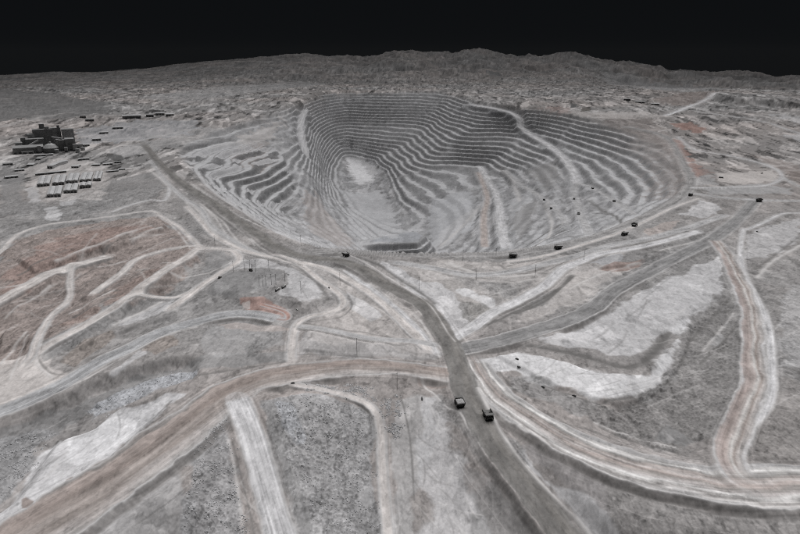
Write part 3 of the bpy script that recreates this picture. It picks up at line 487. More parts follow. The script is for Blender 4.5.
        pc = np.array([.41,.412,.42])*(1+.2*n2[pm]+.15*st[pm])[:,None]
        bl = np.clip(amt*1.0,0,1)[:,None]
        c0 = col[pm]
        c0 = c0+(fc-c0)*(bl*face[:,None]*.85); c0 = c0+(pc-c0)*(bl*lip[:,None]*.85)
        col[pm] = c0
    cid = np.where(pin > 0, 1, 0); cid = np.where(r > 9200, 2, cid)
    def line_pass(late):
        for li, (kd, wd, P, al_) in enumerate(LW):
            if (kd == 'P') != late: continue
            lo = P.min(0)-wd*3-20; hi = P.max(0)+wd*3+20
            m = np.nonzero((x>lo[0])&(x<hi[0])&(y>lo[1])&(y<hi[1]))[0]
            if len(m) == 0: continue
            d = seg_dist(x[m], y[m], P, False); nr = d < wd*2.5+20; m = m[nr]; d = d[nr]
            if len(m) == 0: continue
            lq = .45*r[m]**2/340000.; wv2 = np.maximum(wd*.5*(1+.5*n2[m]), lq); al2 = np.minimum(1, wd*.6/wv2); a = al_*al2*np.exp(-(d/wv2)**2)*np.clip((1.05 if wd > 8 else .75)+.8*n2[m],.15,1)
            if kd == 'd': col[m] += (np.array([.15,.146,.143])-col[m])*(a*(.85 if wd > 8 else .7))[:,None]; z[m] -= np.minimum(wd*.22,1.6)*a
            else: col[m] += (np.array([.46,.45,.445])-col[m])*(a*(.95 if late else .75))[:,None]; z[m] += (1.3 if late else .5)*a
    line_pass(False)
    # roads
    for ri, (name, hw, c, berm, streak, P, zr, s, pf) in enumerate(RW):
        sk = 16+hw*.6+(14 if ROADS[ri][5][0]==(456,376) else 0); lo = P.min(0)-hw-sk-20; hi = P.max(0)+hw+sk+20
        m = np.nonzero((x>lo[0])&(x<hi[0])&(y>lo[1])&(y<hi[1]))[0]
        if len(m) == 0: continue
        xm, ym = x[m], y[m]; best = np.full(len(m), 1e12); lat = np.zeros(len(m)); al = np.zeros(len(m)); zt = np.zeros(len(m)); ox = np.zeros(len(m)); oy = np.zeros(len(m))
        for i in range(len(P)-1):
            a = P[i]; e = P[i+1]-a; L = math.hypot(*e)+1e-6
            if L < .01: continue
            t = np.clip(((xm-a[0])*e[0]+(ym-a[1])*e[1])/(L*L), 0, 1)
            ddx = xm-a[0]-t*e[0]; ddy = ym-a[1]-t*e[1]; d2 = ddx*ddx+ddy*ddy
            u = d2 < best; best = np.where(u, d2, best); ox = np.where(u, ddx, ox); oy = np.where(u, ddy, oy)
            lat = np.where(u, (e[0]*(ym-a[1])-e[1]*(xm-a[0]))/L, lat); al = np.where(u, s[i]+t*L, al); zt = np.where(u, zr[i]+t*(zr[i+1]-zr[i]), zt)
        d = np.sqrt(best); near = d < hw+sk
        if not near.any(): continue
        m = m[near]; d = d[near]; lat = lat[near]; al = al[near]; zt = zt[near]; ox = ox[near]; oy = oy[near]
        sd_ = np.sign(lat)*3.7+ri
        wsc = {(456,376):(.75,1.5),(474,362):(.62,1.15)}.get(ROADS[ri][5][0],(1,1))
        edge = hw*(wsc[0]+(wsc[1]-wsc[0])*smooth(0,520,al))*(1+(.22 if pf else .14)*vnoise(al/80.,sd_,5)+.12*vnoise(al/23.,sd_,6)+.05*n3[m])
        fl = 1-smooth(edge*.98, edge+sk, d)
        end = smooth(0, 260 if c[0]<.19 else 12, al)*smooth(0, 70 if ROADS[ri][5][0]==(714,240) else 12, s[-1]-al)
        lw = np.maximum(1.3,.4*r[m]**2/340000.); core = 1-smooth(edge-lw*1.2, edge+lw, d)
        z[m] += (zt-z[m])*fl*.97
        if name != 'pit_ramp':                # bank falling away on the low side
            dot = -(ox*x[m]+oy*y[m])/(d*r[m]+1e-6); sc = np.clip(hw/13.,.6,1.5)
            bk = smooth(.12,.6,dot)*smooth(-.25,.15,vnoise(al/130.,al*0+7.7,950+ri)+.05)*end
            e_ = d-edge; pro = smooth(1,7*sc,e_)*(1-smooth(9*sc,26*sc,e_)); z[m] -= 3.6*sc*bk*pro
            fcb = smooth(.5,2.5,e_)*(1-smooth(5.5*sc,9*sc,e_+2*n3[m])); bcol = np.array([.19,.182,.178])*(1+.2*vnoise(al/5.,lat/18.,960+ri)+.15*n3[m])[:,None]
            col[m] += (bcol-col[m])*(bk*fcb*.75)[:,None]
        lw = r[m]**2/340000.; bs = np.maximum(1.7,.55*lw)
        bw = np.exp(-((d-edge-.6)/bs)**2)*(1.7/bs)
        z[m] += berm*1.3*bw*end*(.75+.5*vnoise(al/9,lat/30,ri))
        tr = fbm(lat/2.1, al/170., 3, 200+ri)*1.1+fbm(lat/6.5, al/300.+5, 2, 300+ri)*.9
        blot = vnoise(al/46.,lat/16.,400+ri)
        cc = np.tile(c, (len(m),1))
        if pf:
            u = lat/edge+.26*vnoise(al/95.,lat/60.,700+ri)+.13*vnoise(al/34.,lat/11,701+ri)
            ks = [p[0] for p in pf]; cc = np.stack([np.interp(u, ks, [p[1][q_] for p in pf]) for q_ in range(3)],1)
            fade = np.clip(.55+.7*fbm(al/120.,lat/14.,2,702+ri),0,1)[:,None]; cc = cc*fade+(np.mean([p[1] for p in pf],0)[None]*.35+cc*.65)*(1-fade)
        cc = cc*(1+.5*is2[m]+streak*(.45 if pf else .8)*tr+.22*blot+.16*fbm(al/22.,lat/5.,2,900+ri)+.05*n3[m])[:,None]
        # tracks and windrows running alongside
        sh = np.exp(-np.maximum(d-edge,0)/(6+hw*.35))*end
        stp = fbm(lat/3.6, al/210., 3, 800+ri); col[m] *= (1+sh*.55*stp)[:,None]
        k = (core*.97)[:,None]*np.clip(end+(0 if (c[0]<.19 or ROADS[ri][5][0]==(714,240)) else .4),0,1)[:,None]
        col[m] += (cc-col[m])*k
        bc = np.array([.40,.395,.395])*(1+.2*n3[m])[:,None]
        if berm > 0: col[m] += (bc-col[m])*(np.exp(-((d-edge-.4)/np.maximum(2.0,bs))**2)*.75*np.sqrt(1.7/bs)*end*np.clip(1-.8*vnoise(al/60,lat/50,ri+9),0,1))[:,None]
        cid[m] = np.where(core > .5, 10+ri, cid[m])
    line_pass(True)
    lum = np.maximum(col.mean(1,keepdims=True),.02); col = col*(lum/.285)**.30
    col = lum*(lum/.285)**.30+(col-lum*(lum/.285)**.30)*1.15
    col = np.clip(col, .03, .75)
    return z, col, cid

# ---------------------------------------------------------------- terrain mesh: dense near things one sees, sparse elsewhere
NR = 1030; AZ_IN = math.radians(39.5); NIN = 1160; AZ_OUT = math.radians(64)
az = np.concatenate([np.linspace(-AZ_OUT,-AZ_IN,46)[:-1], np.linspace(-AZ_IN,AZ_IN,NIN), np.linspace(AZ_IN,AZ_OUT,46)[1:]])
ca = np.linspace(-AZ_OUT, AZ_OUT, 170); rs = np.geomspace(330, 19500, 3600)
ZC = smooth_z((np.sin(ca)[:,None]*rs[None]).ravel(), (np.cos(ca)[:,None]*rs[None]).ravel()).reshape(len(ca),-1)
psi = np.arctan2(ZC-CAM_H, rs[None]); dps = np.diff(psi, axis=1)
vis = np.maximum.accumulate(psi, 1)[:,1:]; seen = (psi[:,1:] >= vis-.0004)
w = np.maximum(dps,0)*np.where(seen,1,.25)+.10*np.abs(dps)+2.0e-5
for _ in range(2):
    w = blur(w, 2); w = (np.pad(w,((0,0),(14,14)),mode='edge').cumsum(1)[:,28:]-np.pad(w,((0,0),(14,14)),mode='edge').cumsum(1)[:,:-28])[:, :dps.shape[1]]/28
w = w/w.sum(1,keepdims=True); cdf = np.concatenate([np.zeros((len(ca),1)), np.cumsum(w,1)],1)
q = np.linspace(0,1,NR)
RC = np.stack([np.interp(q, cdf[i]/cdf[i,-1], rs) for i in range(len(ca))])      # coarse azimuth x rows
ii = np.interp(az, ca, np.arange(len(ca))); i0 = np.minimum(ii.astype(int), len(ca)-2); fr = (ii-i0)[:,None]
RR = RC[i0]*(1-fr)+RC[i0+1]*fr
TX = (np.sin(az)[:,None]*RR).ravel(); TY = (np.cos(az)[:,None]*RR).ravel()
TZ = np.empty_like(TX); TC = np.empty((len(TX),3)); TI = np.empty(len(TX), int)
CH = 250000
for a in range(0, len(TX), CH):
    TZ[a:a+CH], TC[a:a+CH], TI[a:a+CH] = terrain(TX[a:a+CH], TY[a:a+CH])
NA = len(az)
PG = np.stack([TX,TY,TZ],1).reshape(NA,NR,3)
du = np.gradient(PG, axis=0); dv = np.gradient(PG, axis=1); NG = np.cross(du, dv); NG /= np.linalg.norm(NG,axis=2,keepdims=True)
NG *= np.sign(NG[...,2:3]+1e-12); NG = NG.reshape(-1,3).astype(np.float32)
idx = np.arange(NA*NR).reshape(NA,NR)
QUAD = np.stack([idx[:-1,:-1],idx[1:,:-1],idx[1:,1:],idx[:-1,1:]],-1).reshape(-1,4)
QC = TI[QUAD[:,0]]

def ground_material():
    m = bpy.data.materials.new('ground'); m.use_nodes = True; nt = m.node_tree; N = nt.nodes; L = nt.links
    b = N['Principled BSDF']; b.inputs['Roughness'].default_value = .95; b.inputs['Specular IOR Level'].default_value = .1
    at = N.new('ShaderNodeAttribute'); at.attribute_name = 'albedo'
    geo = N.new('ShaderNodeNewGeometry')
    def noise(scale, det=4, rough=.6):
        t = N.new('ShaderNodeTexNoise'); t.inputs['Scale'].default_value = scale; t.inputs['Detail'].default_value = det; t.inputs['Roughness'].default_value = rough
        L.new(geo.outputs['Position'], t.inputs['Vector']); return t
    a = noise(.30, 2, .5); c = noise(.10, 3, .6)
    def rng_(t, lo, hi):
        r = N.new('ShaderNodeMapRange'); r.inputs['From Min'].default_value = .3; r.inputs['From Max'].default_value = .7
        r.inputs['To Min'].default_value = lo; r.inputs['To Max'].default_value = hi; L.new(t.outputs['Fac'], r.inputs['Value']); return r
    r1 = rng_(a, .96, 1.04); r2 = rng_(c, .95, 1.05)
    mu = N.new('ShaderNodeMath'); mu.operation = 'MULTIPLY'; L.new(r1.outputs[0], mu.inputs[0]); L.new(r2.outputs[0], mu.inputs[1])
    vm = N.new('ShaderNodeVectorMath'); vm.operation = 'SCALE'; L.new(at.outputs['Color'], vm.inputs[0]); L.new(mu.outputs[0], vm.inputs['Scale'])
    L.new(vm.outputs[0], b.inputs['Base Color'])
    bp = N.new('ShaderNodeBump'); bp.inputs['Strength'].default_value = .12; bp.inputs['Distance'].default_value = .5
    L.new(a.outputs['Fac'], bp.inputs['Height']); L.new(bp.outputs[0], b.inputs['Normal'])
    return m
GM = ground_material()
def sub_mesh(name, faces, label, cat=None):
    u, inv = np.unique(faces.ravel(), return_inverse=True); nf = len(faces)
    me = bpy.data.meshes.new(name); me.vertices.add(len(u)); me.loops.add(nf*4); me.polygons.add(nf)
    co = np.stack([TX[u],TY[u],TZ[u]],1).astype(np.float32); me.vertices.foreach_set('co', co.ravel())
    me.loops.foreach_set('vertex_index', inv.astype(np.int32)); me.polygons.foreach_set('loop_start', np.arange(0,nf*4,4,dtype=np.int32))
    me.update(calc_edges=True); me.polygons.foreach_set('use_smooth', np.ones(nf,bool))
    at = me.color_attributes.new('albedo','FLOAT_COLOR','POINT'); c4 = np.ones((len(u),4),np.float32); c4[:,:3] = TC[u]; at.data.foreach_set('color', c4.ravel())
    me.materials.append(GM); me.normals_split_custom_set_from_vertices(NG[u])
    o = bpy.data.objects.new(name, me); COL.objects.link(o); o['kind'] = 'structure'; o['label'] = label
    return o
sub_mesh('terrain', QUAD[QC==0], 'grey and pinkish mined ground with dumps around the open pit')
sub_mesh('open_pit', QUAD[QC==1], 'deep terraced open pit with grey benches')
sub_mesh('hills', QUAD[QC==2], 'dark barren hills along the horizon')
for ri, R in enumerate(RW):
    f = QUAD[QC==10+ri]
    if len(f): sub_mesh(R[0], f, {'haul_road':'broad dirt haul road graded through the mine','access_road':'narrow pale dirt track crossing the mined ground','pit_ramp':'pale ramp descending inside the pit','rim_road':'grey road curving along the pit rim'}[R[0]])


# ---------------------------------------------------------------- broken rock lying on the dump slopes
def rubble(name, label, outlines, count, lo, hi, colr):
    ico = [(0,0,1),(.894,0,.447),(.276,.851,.447),(-.724,.526,.447),(-.724,-.526,.447),(.276,-.851,.447),(.724,.526,-.447),(-.276,.851,-.447),(-.894,0,-.447),(-.276,-.851,-.447),(.724,-.526,-.447),(0,0,-1)]
    fi = [(0,1,2),(0,2,3),(0,3,4),(0,4,5),(0,5,1),(1,6,2),(2,7,3),(3,8,4),(4,9,5),(5,10,1),(6,7,2),(7,8,3),(8,9,4),(9,10,5),(10,6,1)]
    ico = np.array(ico); fi = np.array(fi); XY = []
    for P in outlines:
        Q = march(P, smooth_z); lo_, hi_ = Q.min(0), Q.max(0); n_ = count; p = rng.uniform(lo_-6, hi_+6, (n_*3,2)); wj = np.stack([fbm(p[:,0]/18,p[:,1]/18,3,98),fbm(p[:,0]/18+50,p[:,1]/18,3,99)],1)*22+rng.normal(0,3.5,p.shape); p = p[inside(p[:,0]+wj[:,0],p[:,1]+wj[:,1],Q)]
        cl = fbm(p[:,0]/14,p[:,1]/14,3,97); p = p[cl+rng.uniform(-.14,.14,len(p)) > .06]; XY.append(p[:n_])
    p = np.concatenate(XY); z, _c, ci = terrain(p[:,0].copy(), p[:,1].copy()); k = ci == 0; p = p[k]; z = z[k]; n_ = len(p)
    sz = lo+(hi-lo)*rng.random(n_)**3.2
    V = ico[None]*(1+rng.uniform(-.28,.28,(n_,12,1)))*sz[:,None,None]*np.array([1,1,.8]); a = rng.uniform(0,6.3,n_); c, s_ = np.cos(a)[:,None], np.sin(a)[:,None]
    X = V[...,0]*c-V[...,1]*s_+p[:,:1]; Y = V[...,0]*s_+V[...,1]*c+p[:,1:]; Z = V[...,2]+(z-sz*.05)[:,None]
    co = np.stack([X,Y,Z],-1).reshape(-1,3).astype(np.float32); F = (fi[None]+np.arange(n_)[:,None,None]*12).reshape(-1,3)
    me = bpy.data.meshes.new(name); me.vertices.add(len(co)); me.loops.add(len(F)*3); me.polygons.add(len(F)); me.vertices.foreach_set('co', co.ravel()); me.loops.foreach_set('vertex_index', F.ravel().astype(np.int32)); me.polygons.foreach_set('loop_start', np.arange(0,len(F)*3,3,dtype=np.int32)); me.update(calc_edges=True)
    at = me.color_attributes.new('albedo','FLOAT_COLOR','POINT'); c4 = np.ones((len(co),4),np.float32); c4[:,:3] = np.array(colr)*np.repeat(rng.uniform(.6,1.45,(n_,1)),12,0); at.data.foreach_set('color', c4.ravel())
    me.materials.append(GM); o = bpy.data.objects.new(name, me); COL.objects.link(o); o['kind'] = 'stuff'; o['label'] = label
rubble('rubble','grey broken rock strewn over the near dump slopes',[[(278,405),(300,395),(340,402),(366,412),(374,430),(374,470),(378,534),(322,534),(300,480),(285,430)],[(200,432),(226,410),(230,440),(240,490),(246,534),(188,534),(186,500)],[(-10,450),(40,432),(58,434),(40,448),(26,474),(0,500)],[(300,384),(370,386),(372,400),(320,392)],[(382,400),(400,396),(404,430),(390,440)]], 5200, .22, 1.0, (.36,.36,.366))
rubble('rubble','bluish broken rock along the bank under the left haul road',[[(85,412),(110,398),(150,380),(180,372),(200,368),(200,374),(160,388),(120,408),(100,420)]], 2600, .25, 1.0, (.42,.428,.445))

# ---------------------------------------------------------------- object helpers
_mats = {}
def mat(name, colr, rough=.7, metal=0., var=.12, scale=.6):
    if name in _mats: return _mats[name]
    m = bpy.data.materials.new(name); m.use_nodes = True; nt = m.node_tree; N = nt.nodes; L = nt.links; b = N['Principled BSDF']
    b.inputs['Roughness'].default_value = rough; b.inputs['Metallic'].default_value = metal
    tc = N.new('ShaderNodeTexCoord'); t = N.new('ShaderNodeTexNoise'); t.inputs['Scale'].default_value = scale; t.inputs['Detail'].default_value = 4
    L.new(tc.outputs['Object'], t.inputs['Vector'])
    r = N.new('ShaderNodeMapRange'); r.inputs['From Min'].default_value = .3; r.inputs['From Max'].default_value = .7; r.inputs['To Min'].default_value = 1-var; r.inputs['To Max'].default_value = 1+var
    L.new(t.outputs['Fac'], r.inputs['Value'])
    v = N.new('ShaderNodeVectorMath'); v.operation = 'SCALE'; v.inputs[0].default_value = colr; L.new(r.outputs[0], v.inputs['Scale']); L.new(v.outputs[0], b.inputs['Base Color'])
    _mats[name] = m; return m
class MB:
    def __init__(self): self.v = []; self.f = []
    def add(self, v, f): o = len(self.v); self.v += [tuple(p) for p in v]; self.f += [tuple(o+i for i in q) for q in f]; return self
    def box(self, x0,x1,y0,y1,z0,z1, taper=0.):
        t = taper
        return self.add([(x0,y0,z0),(x1,y0,z0),(x1,y1,z0),(x0,y1,z0),(x0+t,y0+t,z1),(x1-t,y0+t,z1),(x1-t,y1-t,z1),(x0+t,y1-t,z1)],
            [(0,3,2,1),(4,5,6,7),(0,1,5,4),(1,2,6,5),(2,3,7,6),(3,0,4,7)])
    def cyl(self, c, r0, r1, h, axis='z', n=12):
        P = []
        for k,(rr,q_) in enumerate(((r0,0),(r1,h))):
            for i in range(n):
                a = 2*math.pi*i/n; u, w_ = rr*math.cos(a), rr*math.sin(a)
                P.append({'z':(c[0]+u,c[1]+w_,c[2]+q_),'x':(c[0]+q_,c[1]+u,c[2]+w_),'y':(c[0]+w_,c[1]+q_,c[2]+u)}[axis])
        return self.add(P, [tuple(range(n))[::-1], tuple(range(n,2*n))]+[(i,(i+1)%n,n+(i+1)%n,n+i) for i in range(n)])
    def prism(self, prof, x0, x1):          # profile in (y,z), extruded along x
        n = len(prof); return self.add([(x0,a,b) for a,b in prof]+[(x1,a,b) for a,b in prof], [tuple(range(n)), tuple(range(n,2*n))[::-1]]+[(i,n+i,n+(i+1)%n,(i+1)%n) for i in range(n)])
    def bar(self, a, b, w):
        a = Vector(a); b = Vector(b); d = (b-a).normalized(); u = d.cross(Vector((0,0,1))); u = (u if u.length > .05 else Vector((1,0,0))).normalized()*w/2; v = d.cross(u).normalized()*w/2
        return self.add([a-u-v,a+u-v,a+u+v,a-u+v,b-u-v,b+u-v,b+u+v,b-u+v],[(0,3,2,1),(4,5,6,7),(0,1,5,4),(1,2,6,5),(2,3,7,6),(3,0,4,7)])
    def build(self, name, m, parent=None, loc=None):
        me = bpy.data.meshes.new(name); me.from_pydata(self.v, [], self.f); me.update(); me.materials.append(m)
        o = bpy.data.objects.new(name, me); COL.objects.link(o); o.parent = parent
        if loc: o.location = loc
        return o
def tag(o, label, cat, group=None):
    o['label'] = label; o['category'] = cat
    if group: o['group'] = group
    return o
def empty(name): o = bpy.data.objects.new(name, None); COL.objects.link(o); o.empty_display_size = .5; return o
def copy_tree(o, parent=None):
    c = o.copy(); COL.objects.link(c); c.parent = parent
    for ch in list(o.children): copy_tree(ch, c)
    return c
def ground(px, py):
    p = march([(px,py)], smooth_z)[0]; dx,dy,dz = raydir(px,py)
    z, _c, _i = terrain(p[:1]*1., p[1:]*1.); t = (z[0]-CAM_H)/dz; p = p*.3+np.array([dx*t, dy*t])*.7
    z, _c, _i = terrain(p[:1]*1., p[1:]*1.)
    return Vector((p[0], p[1], float(z[0])))
def heading(a, b):
    p, q_ = march([a,b], smooth_z); return math.atan2(-(q_[0]-p[0]), q_[1]-p[1])      # rotation that turns +Y towards b

# ---------------------------------------------------------------- haul trucks (front is +Y)
def make_truck(loaded=True):
    dark = mat('truck_paint',(.035,.034,.033),.55); tray = mat('tray_steel',(.09,.088,.085),.7); tyre = mat('tyre_rubber',(.012,.012,.012),.9); rim = mat('rim_steel',(.16,.155,.15),.6)
    load = mat('load_rock',(.30,.296,.296),.95,0,.25,1.1); glass = mat('cab_glass',(.02,.025,.03),.15); lamp = mat('lamp_glass',(.6,.6,.55),.3); white = mat('dusty_white',(.42,.41,.40),.7)
    t = empty('haul_truck')
    MB().box(-2.2,2.2,-6.2,6.2,1.5,2.7).box(-3.6,3.6,4.3,6.9,1.9,3.0).build('chassis',dark,t)
    MB().box(-3.7,3.7,5.6,7.1,2.9,3.35).box(-1.9,1.9,3.2,6.95,3.0,4.4).build('engine_hood',dark,t)
    MB().box(-1.4,1.4,7.0,7.12,2.0,4.2).build('grille',mat('grille_black',(.015,.015,.015),.6),t)
    MB().box(-4.1,4.1,2.6,6.6,4.4,4.62).build('deck',tray,t)
    c = MB().box(-3.9,-1.7,3.4,5.9,4.62,6.5,.12).build('cab',white,t); MB().box(-3.7,-1.9,5.82,5.95,5.4,6.2).box(-3.97,-3.85,3.7,5.5,5.4,6.2).build('window',glass,c)
    r = MB()
    for x in (-1.3,0,1.3,2.6,4.0): r.bar((x,6.5,4.6),(x,6.5,5.7),.09)
    r.bar((-1.6,6.5,5.7),(4.05,6.5,5.7),.09).bar((4.0,2.7,5.7),(4.0,6.5,5.7),.09).build('handrail',white,t)
    MB().bar((-3.2,7.15,.9),(-2.2,6.8,4.5),.14).bar((-2.6,7.15,.9),(-1.6,6.8,4.5),.14).build('ladder',white,t)
    for x in (-2.8,2.8): MB().box(x-.35,x+.35,6.88,7.16,2.3,2.75).build('headlight',lamp,t)
    b = MB()                                   # open rock body: sloped floor, side walls, canopy over the cab
    fl = [(-7.6,4.1),(-3.0,3.1),(2.3,3.4),(3.2,5.9),(3.0,6.2),(2.0,3.75),(-3.0,3.45),(-7.5,4.4)]
    b.prism([(a,z_) for a,z_ in fl], -4.3, 4.3)
    for x0,x1 in ((-4.6,-4.25),(4.25,4.6)): b.prism([(-7.6,4.1),(-3.0,3.1),(2.4,3.4),(3.3,6.9),(-6.6,6.3),(-7.7,5.2)], x0, x1)
    b.box(-4.6,4.6,3.0,7.2,6.75,6.98)
    for y in (-5.4,-3.2,-1.0,1.2):
        for x in (-4.72,4.6): b.box(x,x+.12,y-.18,y+.18,3.6,6.2)
    body = b.build('dump_body',tray,t)
    if loaded:
        g = 14; V = []; F = []
        for j in range(g+1):
            for i in range(g+1):
                x = -4.2+8.4*i/g; y = -7.0+9.8*j/g; e = min(i,g-i,j,g-j)/(g/2); z_ = 5.4+1.9*e**.7+random.uniform(-.16,.16)*(e>0)
                V.append((x,y,z_))
        for j in range(g):
            for i in range(g): k = j*(g+1)+i; F.append((k,k+1,k+g+2,k+g+1))
        MB().add(V,F).build('load',load,body)
    for y,xs in ((4.6,(-3.75,3.75)),(-3.6,(-3.7,-2.3,2.3,3.7))):
        for x in xs:
            wdt = 1.25; w_ = MB(); R = 1.95
            for k,(q0,q1,ra,rb) in enumerate(((-.62,-.45,1.7,R),(-.45,.45,R,R),(.45,.62,R,1.7))): w_.cyl((q0,0,0),ra,rb,q1-q0,'x',18)
            tw = w_.build('wheel',tyre,t,(x,y,1.9)); sx = .64 if x > 0 else -.70
            MB().cyl((sx,0,0),.95,.85,.06,'x',14).build('rim',rim,tw)
    MB().box(-2.6,2.6,-4.2,-3.0,1.5,2.3).build('rear_axle',dark,t)
    return t
full = make_truck(True); hollow = make_truck(False)
TRUCKS = [ # pixel, heading pixel, loaded, label
 (full,(459.5,405),(452,388),'dark haul truck heaped with pale rock, left of the pair by the main junction'),
 (hollow,(488,417),(497,436),'dark haul truck with empty tray, right of the pair by the main junction'),
 (full,(346,256),(362,264),'dark haul truck on the main road bend beside the left end of the pit rim'),
 (full,(513,257),(490,257),'lone dark haul truck on the near pit rim road below the twin pale ramps'),
 (full,(624.5,235),(610,240),'lower of two dark haul trucks close together on the right pit rim road'),
 (hollow,(634.5,226),(650,219),'upper of two dark haul trucks close together on the right pit rim road'),
 (full,(690.5,195.5),(684,200),'haul truck where the rim road turns at the right corner of the pit'),
 (hollow,(759,201),(740,200),'haul truck at the far right road junction above the long grey haul road'),
 (full,(558,248.5),(545,250),'small dark haul truck farther along the rim road, right of the pale ramps'),
 (full,(544,200.5),(551,206),'tiny haul truck on the upper middle ramp inside the pit'),
 (hollow,(551,209.5),(544,202),'tiny haul truck just below another on the middle pit ramp'),
 (full,(574,199.5),(575,192),'tiny haul truck at the top of the branching pale ramp in the pit'),
 (hollow,(578.5,215),(577,206),'tiny haul truck lower down the right pit ramp near the rim'),
 (full,(592.5,189),(582,185),'tiny haul truck on the side ramp right of the ramp fork'),
 (hollow,(614,202),(605,196),'tiny haul truck near the end of the side ramp under the rim road')]
done = set()
for k,(src,pp,hp,lab) in enumerate(TRUCKS):
    o = src if id(src) not in done else copy_tree(src); done.add(id(src))
    g_ = ground(*pp); o.location = (g_.x,g_.y,g_.z-.08); o.rotation_euler = (0,0,heading(pp,hp)); o.scale = ((.95 if lab.startswith('tiny') else 1.18),)*3; tag(o, lab, 'haul truck', 'haul trucks on the mine roads')
# ---------------------------------------------------------------- pickups, service trucks, bulldozer, drill rig
def make_pickup(colr, nm):
    p = mat(nm, colr, .45); glass = mat('cab_glass',(.02,.025,.03),.15); tyre = mat('tyre_rubber',(.012,.012,.012),.9)
    t = empty('pickup_truck')
    MB().box(-.95,.95,-2.7,2.7,.55,1.15).box(-.95,.95,1.0,2.65,1.1,1.3,.06).box(-.95,-.85,-2.7,-.75,1.1,1.5).box(.85,.95,-2.7,-.75,1.1,1.5).box(-.9,.9,-2.7,-2.6,1.1,1.5).build('body',p,t)
    c = MB().box(-.9,.9,-.75,1.2,1.1,1.95,.16).build('cab',p,t); MB().box(-.84,.84,-.62,1.1,1.4,1.82,.1).box(-.93,.93,-.4,.9,1.4,1.75,.04).build('window',glass,c)
    for x in (-.85,.85):
        for y in (-1.7,1.75): MB().cyl((-.14,0,0),.42,.42,.28,'x',12).build('wheel',tyre,t,(x,y,.42))
        MB().box(x-.15,x+.15,2.62,2.72,.85,1.05).build('headlight',mat('lamp_glass',(.6,.6,.55),.3),t)
    return t
def make_service():
    p = mat('dusty_white',(.42,.41,.40),.7); dk = mat('truck_paint',(.035,.034,.033),.55); glass = mat('cab_glass',(.02,.025,.03),.15); tyre = mat('tyre_rubber',(.012,.012,.012),.9)
    t = empty('service_truck')
    MB().box(-1.2,1.2,-6,5.2,1.1,1.6).build('chassis',dk,t); c = MB().box(-1.6,1.6,3.0,5.6,1.5,4.2,.15).build('cab',p,t)
    MB().box(-1.4,1.4,5.5,5.62,2.7,3.7).build('window',glass,c); MB().cyl((0,-5.8,3.1),1.75,1.75,8.4,'y',16).build('tank',mat('tank_grey',(.34,.335,.33),.6),t)
    MB().box(-.5,.5,-4.5,1.5,4.8,5.0).build('walkway',dk,t)
    for x in (-1.35,1.35):
        for y in (-4.6,-2.9,4.0): MB().cyl((-.35,0,0),.95,.95,.7,'x',14).build('wheel',tyre,t,(x,y,.95))
    return t
def make_dozer():
    p = mat('dozer_paint',(.07,.062,.05),.6); dk = mat('track_steel',(.03,.03,.03),.8); glass = mat('cab_glass',(.02,.025,.03),.15); t = empty('bulldozer')
    MB().box(-1.1,1.1,-2.6,3.2,1.0,2.7,.1).build('engine_hood',p,t); c = MB().box(-1.2,1.2,-2.2,.2,2.6,4.2,.1).build('cab',p,t); MB().box(-1.05,1.05,.1,.22,3.2,4.0).build('window',glass,c)
    for x in (-1.9,1.9): MB().prism([(-3.2,.5),(-2.8,.0),(2.8,0),(3.2,.5),(3.0,1.2),(-2.0,1.7),(-3.0,1.2)],x-.4,x+.4).build('track',dk,t)
    MB().prism([(4.0,.1),(4.3,.1),(4.15,1.0),(4.4,2.1),(4.1,2.1),(3.85,1.0)],-2.8,2.8).build('blade',dk,t)
    for x in (-1.6,1.6): MB().bar((x,0,.9),(x,4.0,.7),.3).build('push_arm',dk,t)
    return t
def make_drill():
    p = mat('rig_paint',(.06,.058,.055),.6); dk = mat('track_steel',(.03,.03,.03),.8); t = empty('drill_rig')
    MB().box(-2,2,-5,4,1.6,2.2).box(-1.8,1.8,-4.8,.5,2.2,4.8,.1).build('platform',p,t); MB().box(-1.9,.2,1.0,3.2,2.2,4.6,.1).build('cab',mat('dusty_white',(.42,.41,.40),.7),t)
    m_ = MB()
    for x in (-.6,.6):
        for y in (3.4,4.6): m_.bar((x,y,1.5),(x,y,16),.16)
    for k in range(9):
        a = 2+k*1.6; m_.bar((-.6,3.4,a),(.6,3.4,a+1.5),.1).bar((-.6,4.6,a+1.5),(.6,4.6,a),.1).bar((-.6,3.4,a),(-.6,4.6,a+1.5),.1).bar((.6,3.4,a+1.5),(.6,4.6,a),.1)
    m_.build('mast',dk,t)
    for x in (-1.7,1.7): MB().prism([(-4,.5),(-3.5,0),(2.8,0),(3.3,.5),(2.8,1.5),(-3.5,1.5)],x-.45,x+.45).build('track',dk,t)
    return t
def place(o, pp, hp, lab, cat, group=None):
    g_ = ground(*pp); o.location = (g_.x,g_.y,g_.z-.05); o.rotation_euler = (0,0,heading(pp,hp)); tag(o, lab, cat, group)
pw = make_pickup((.5,.5,.49),'pickup_white'); pd = make_pickup((.05,.05,.05),'pickup_dark'); su = set()
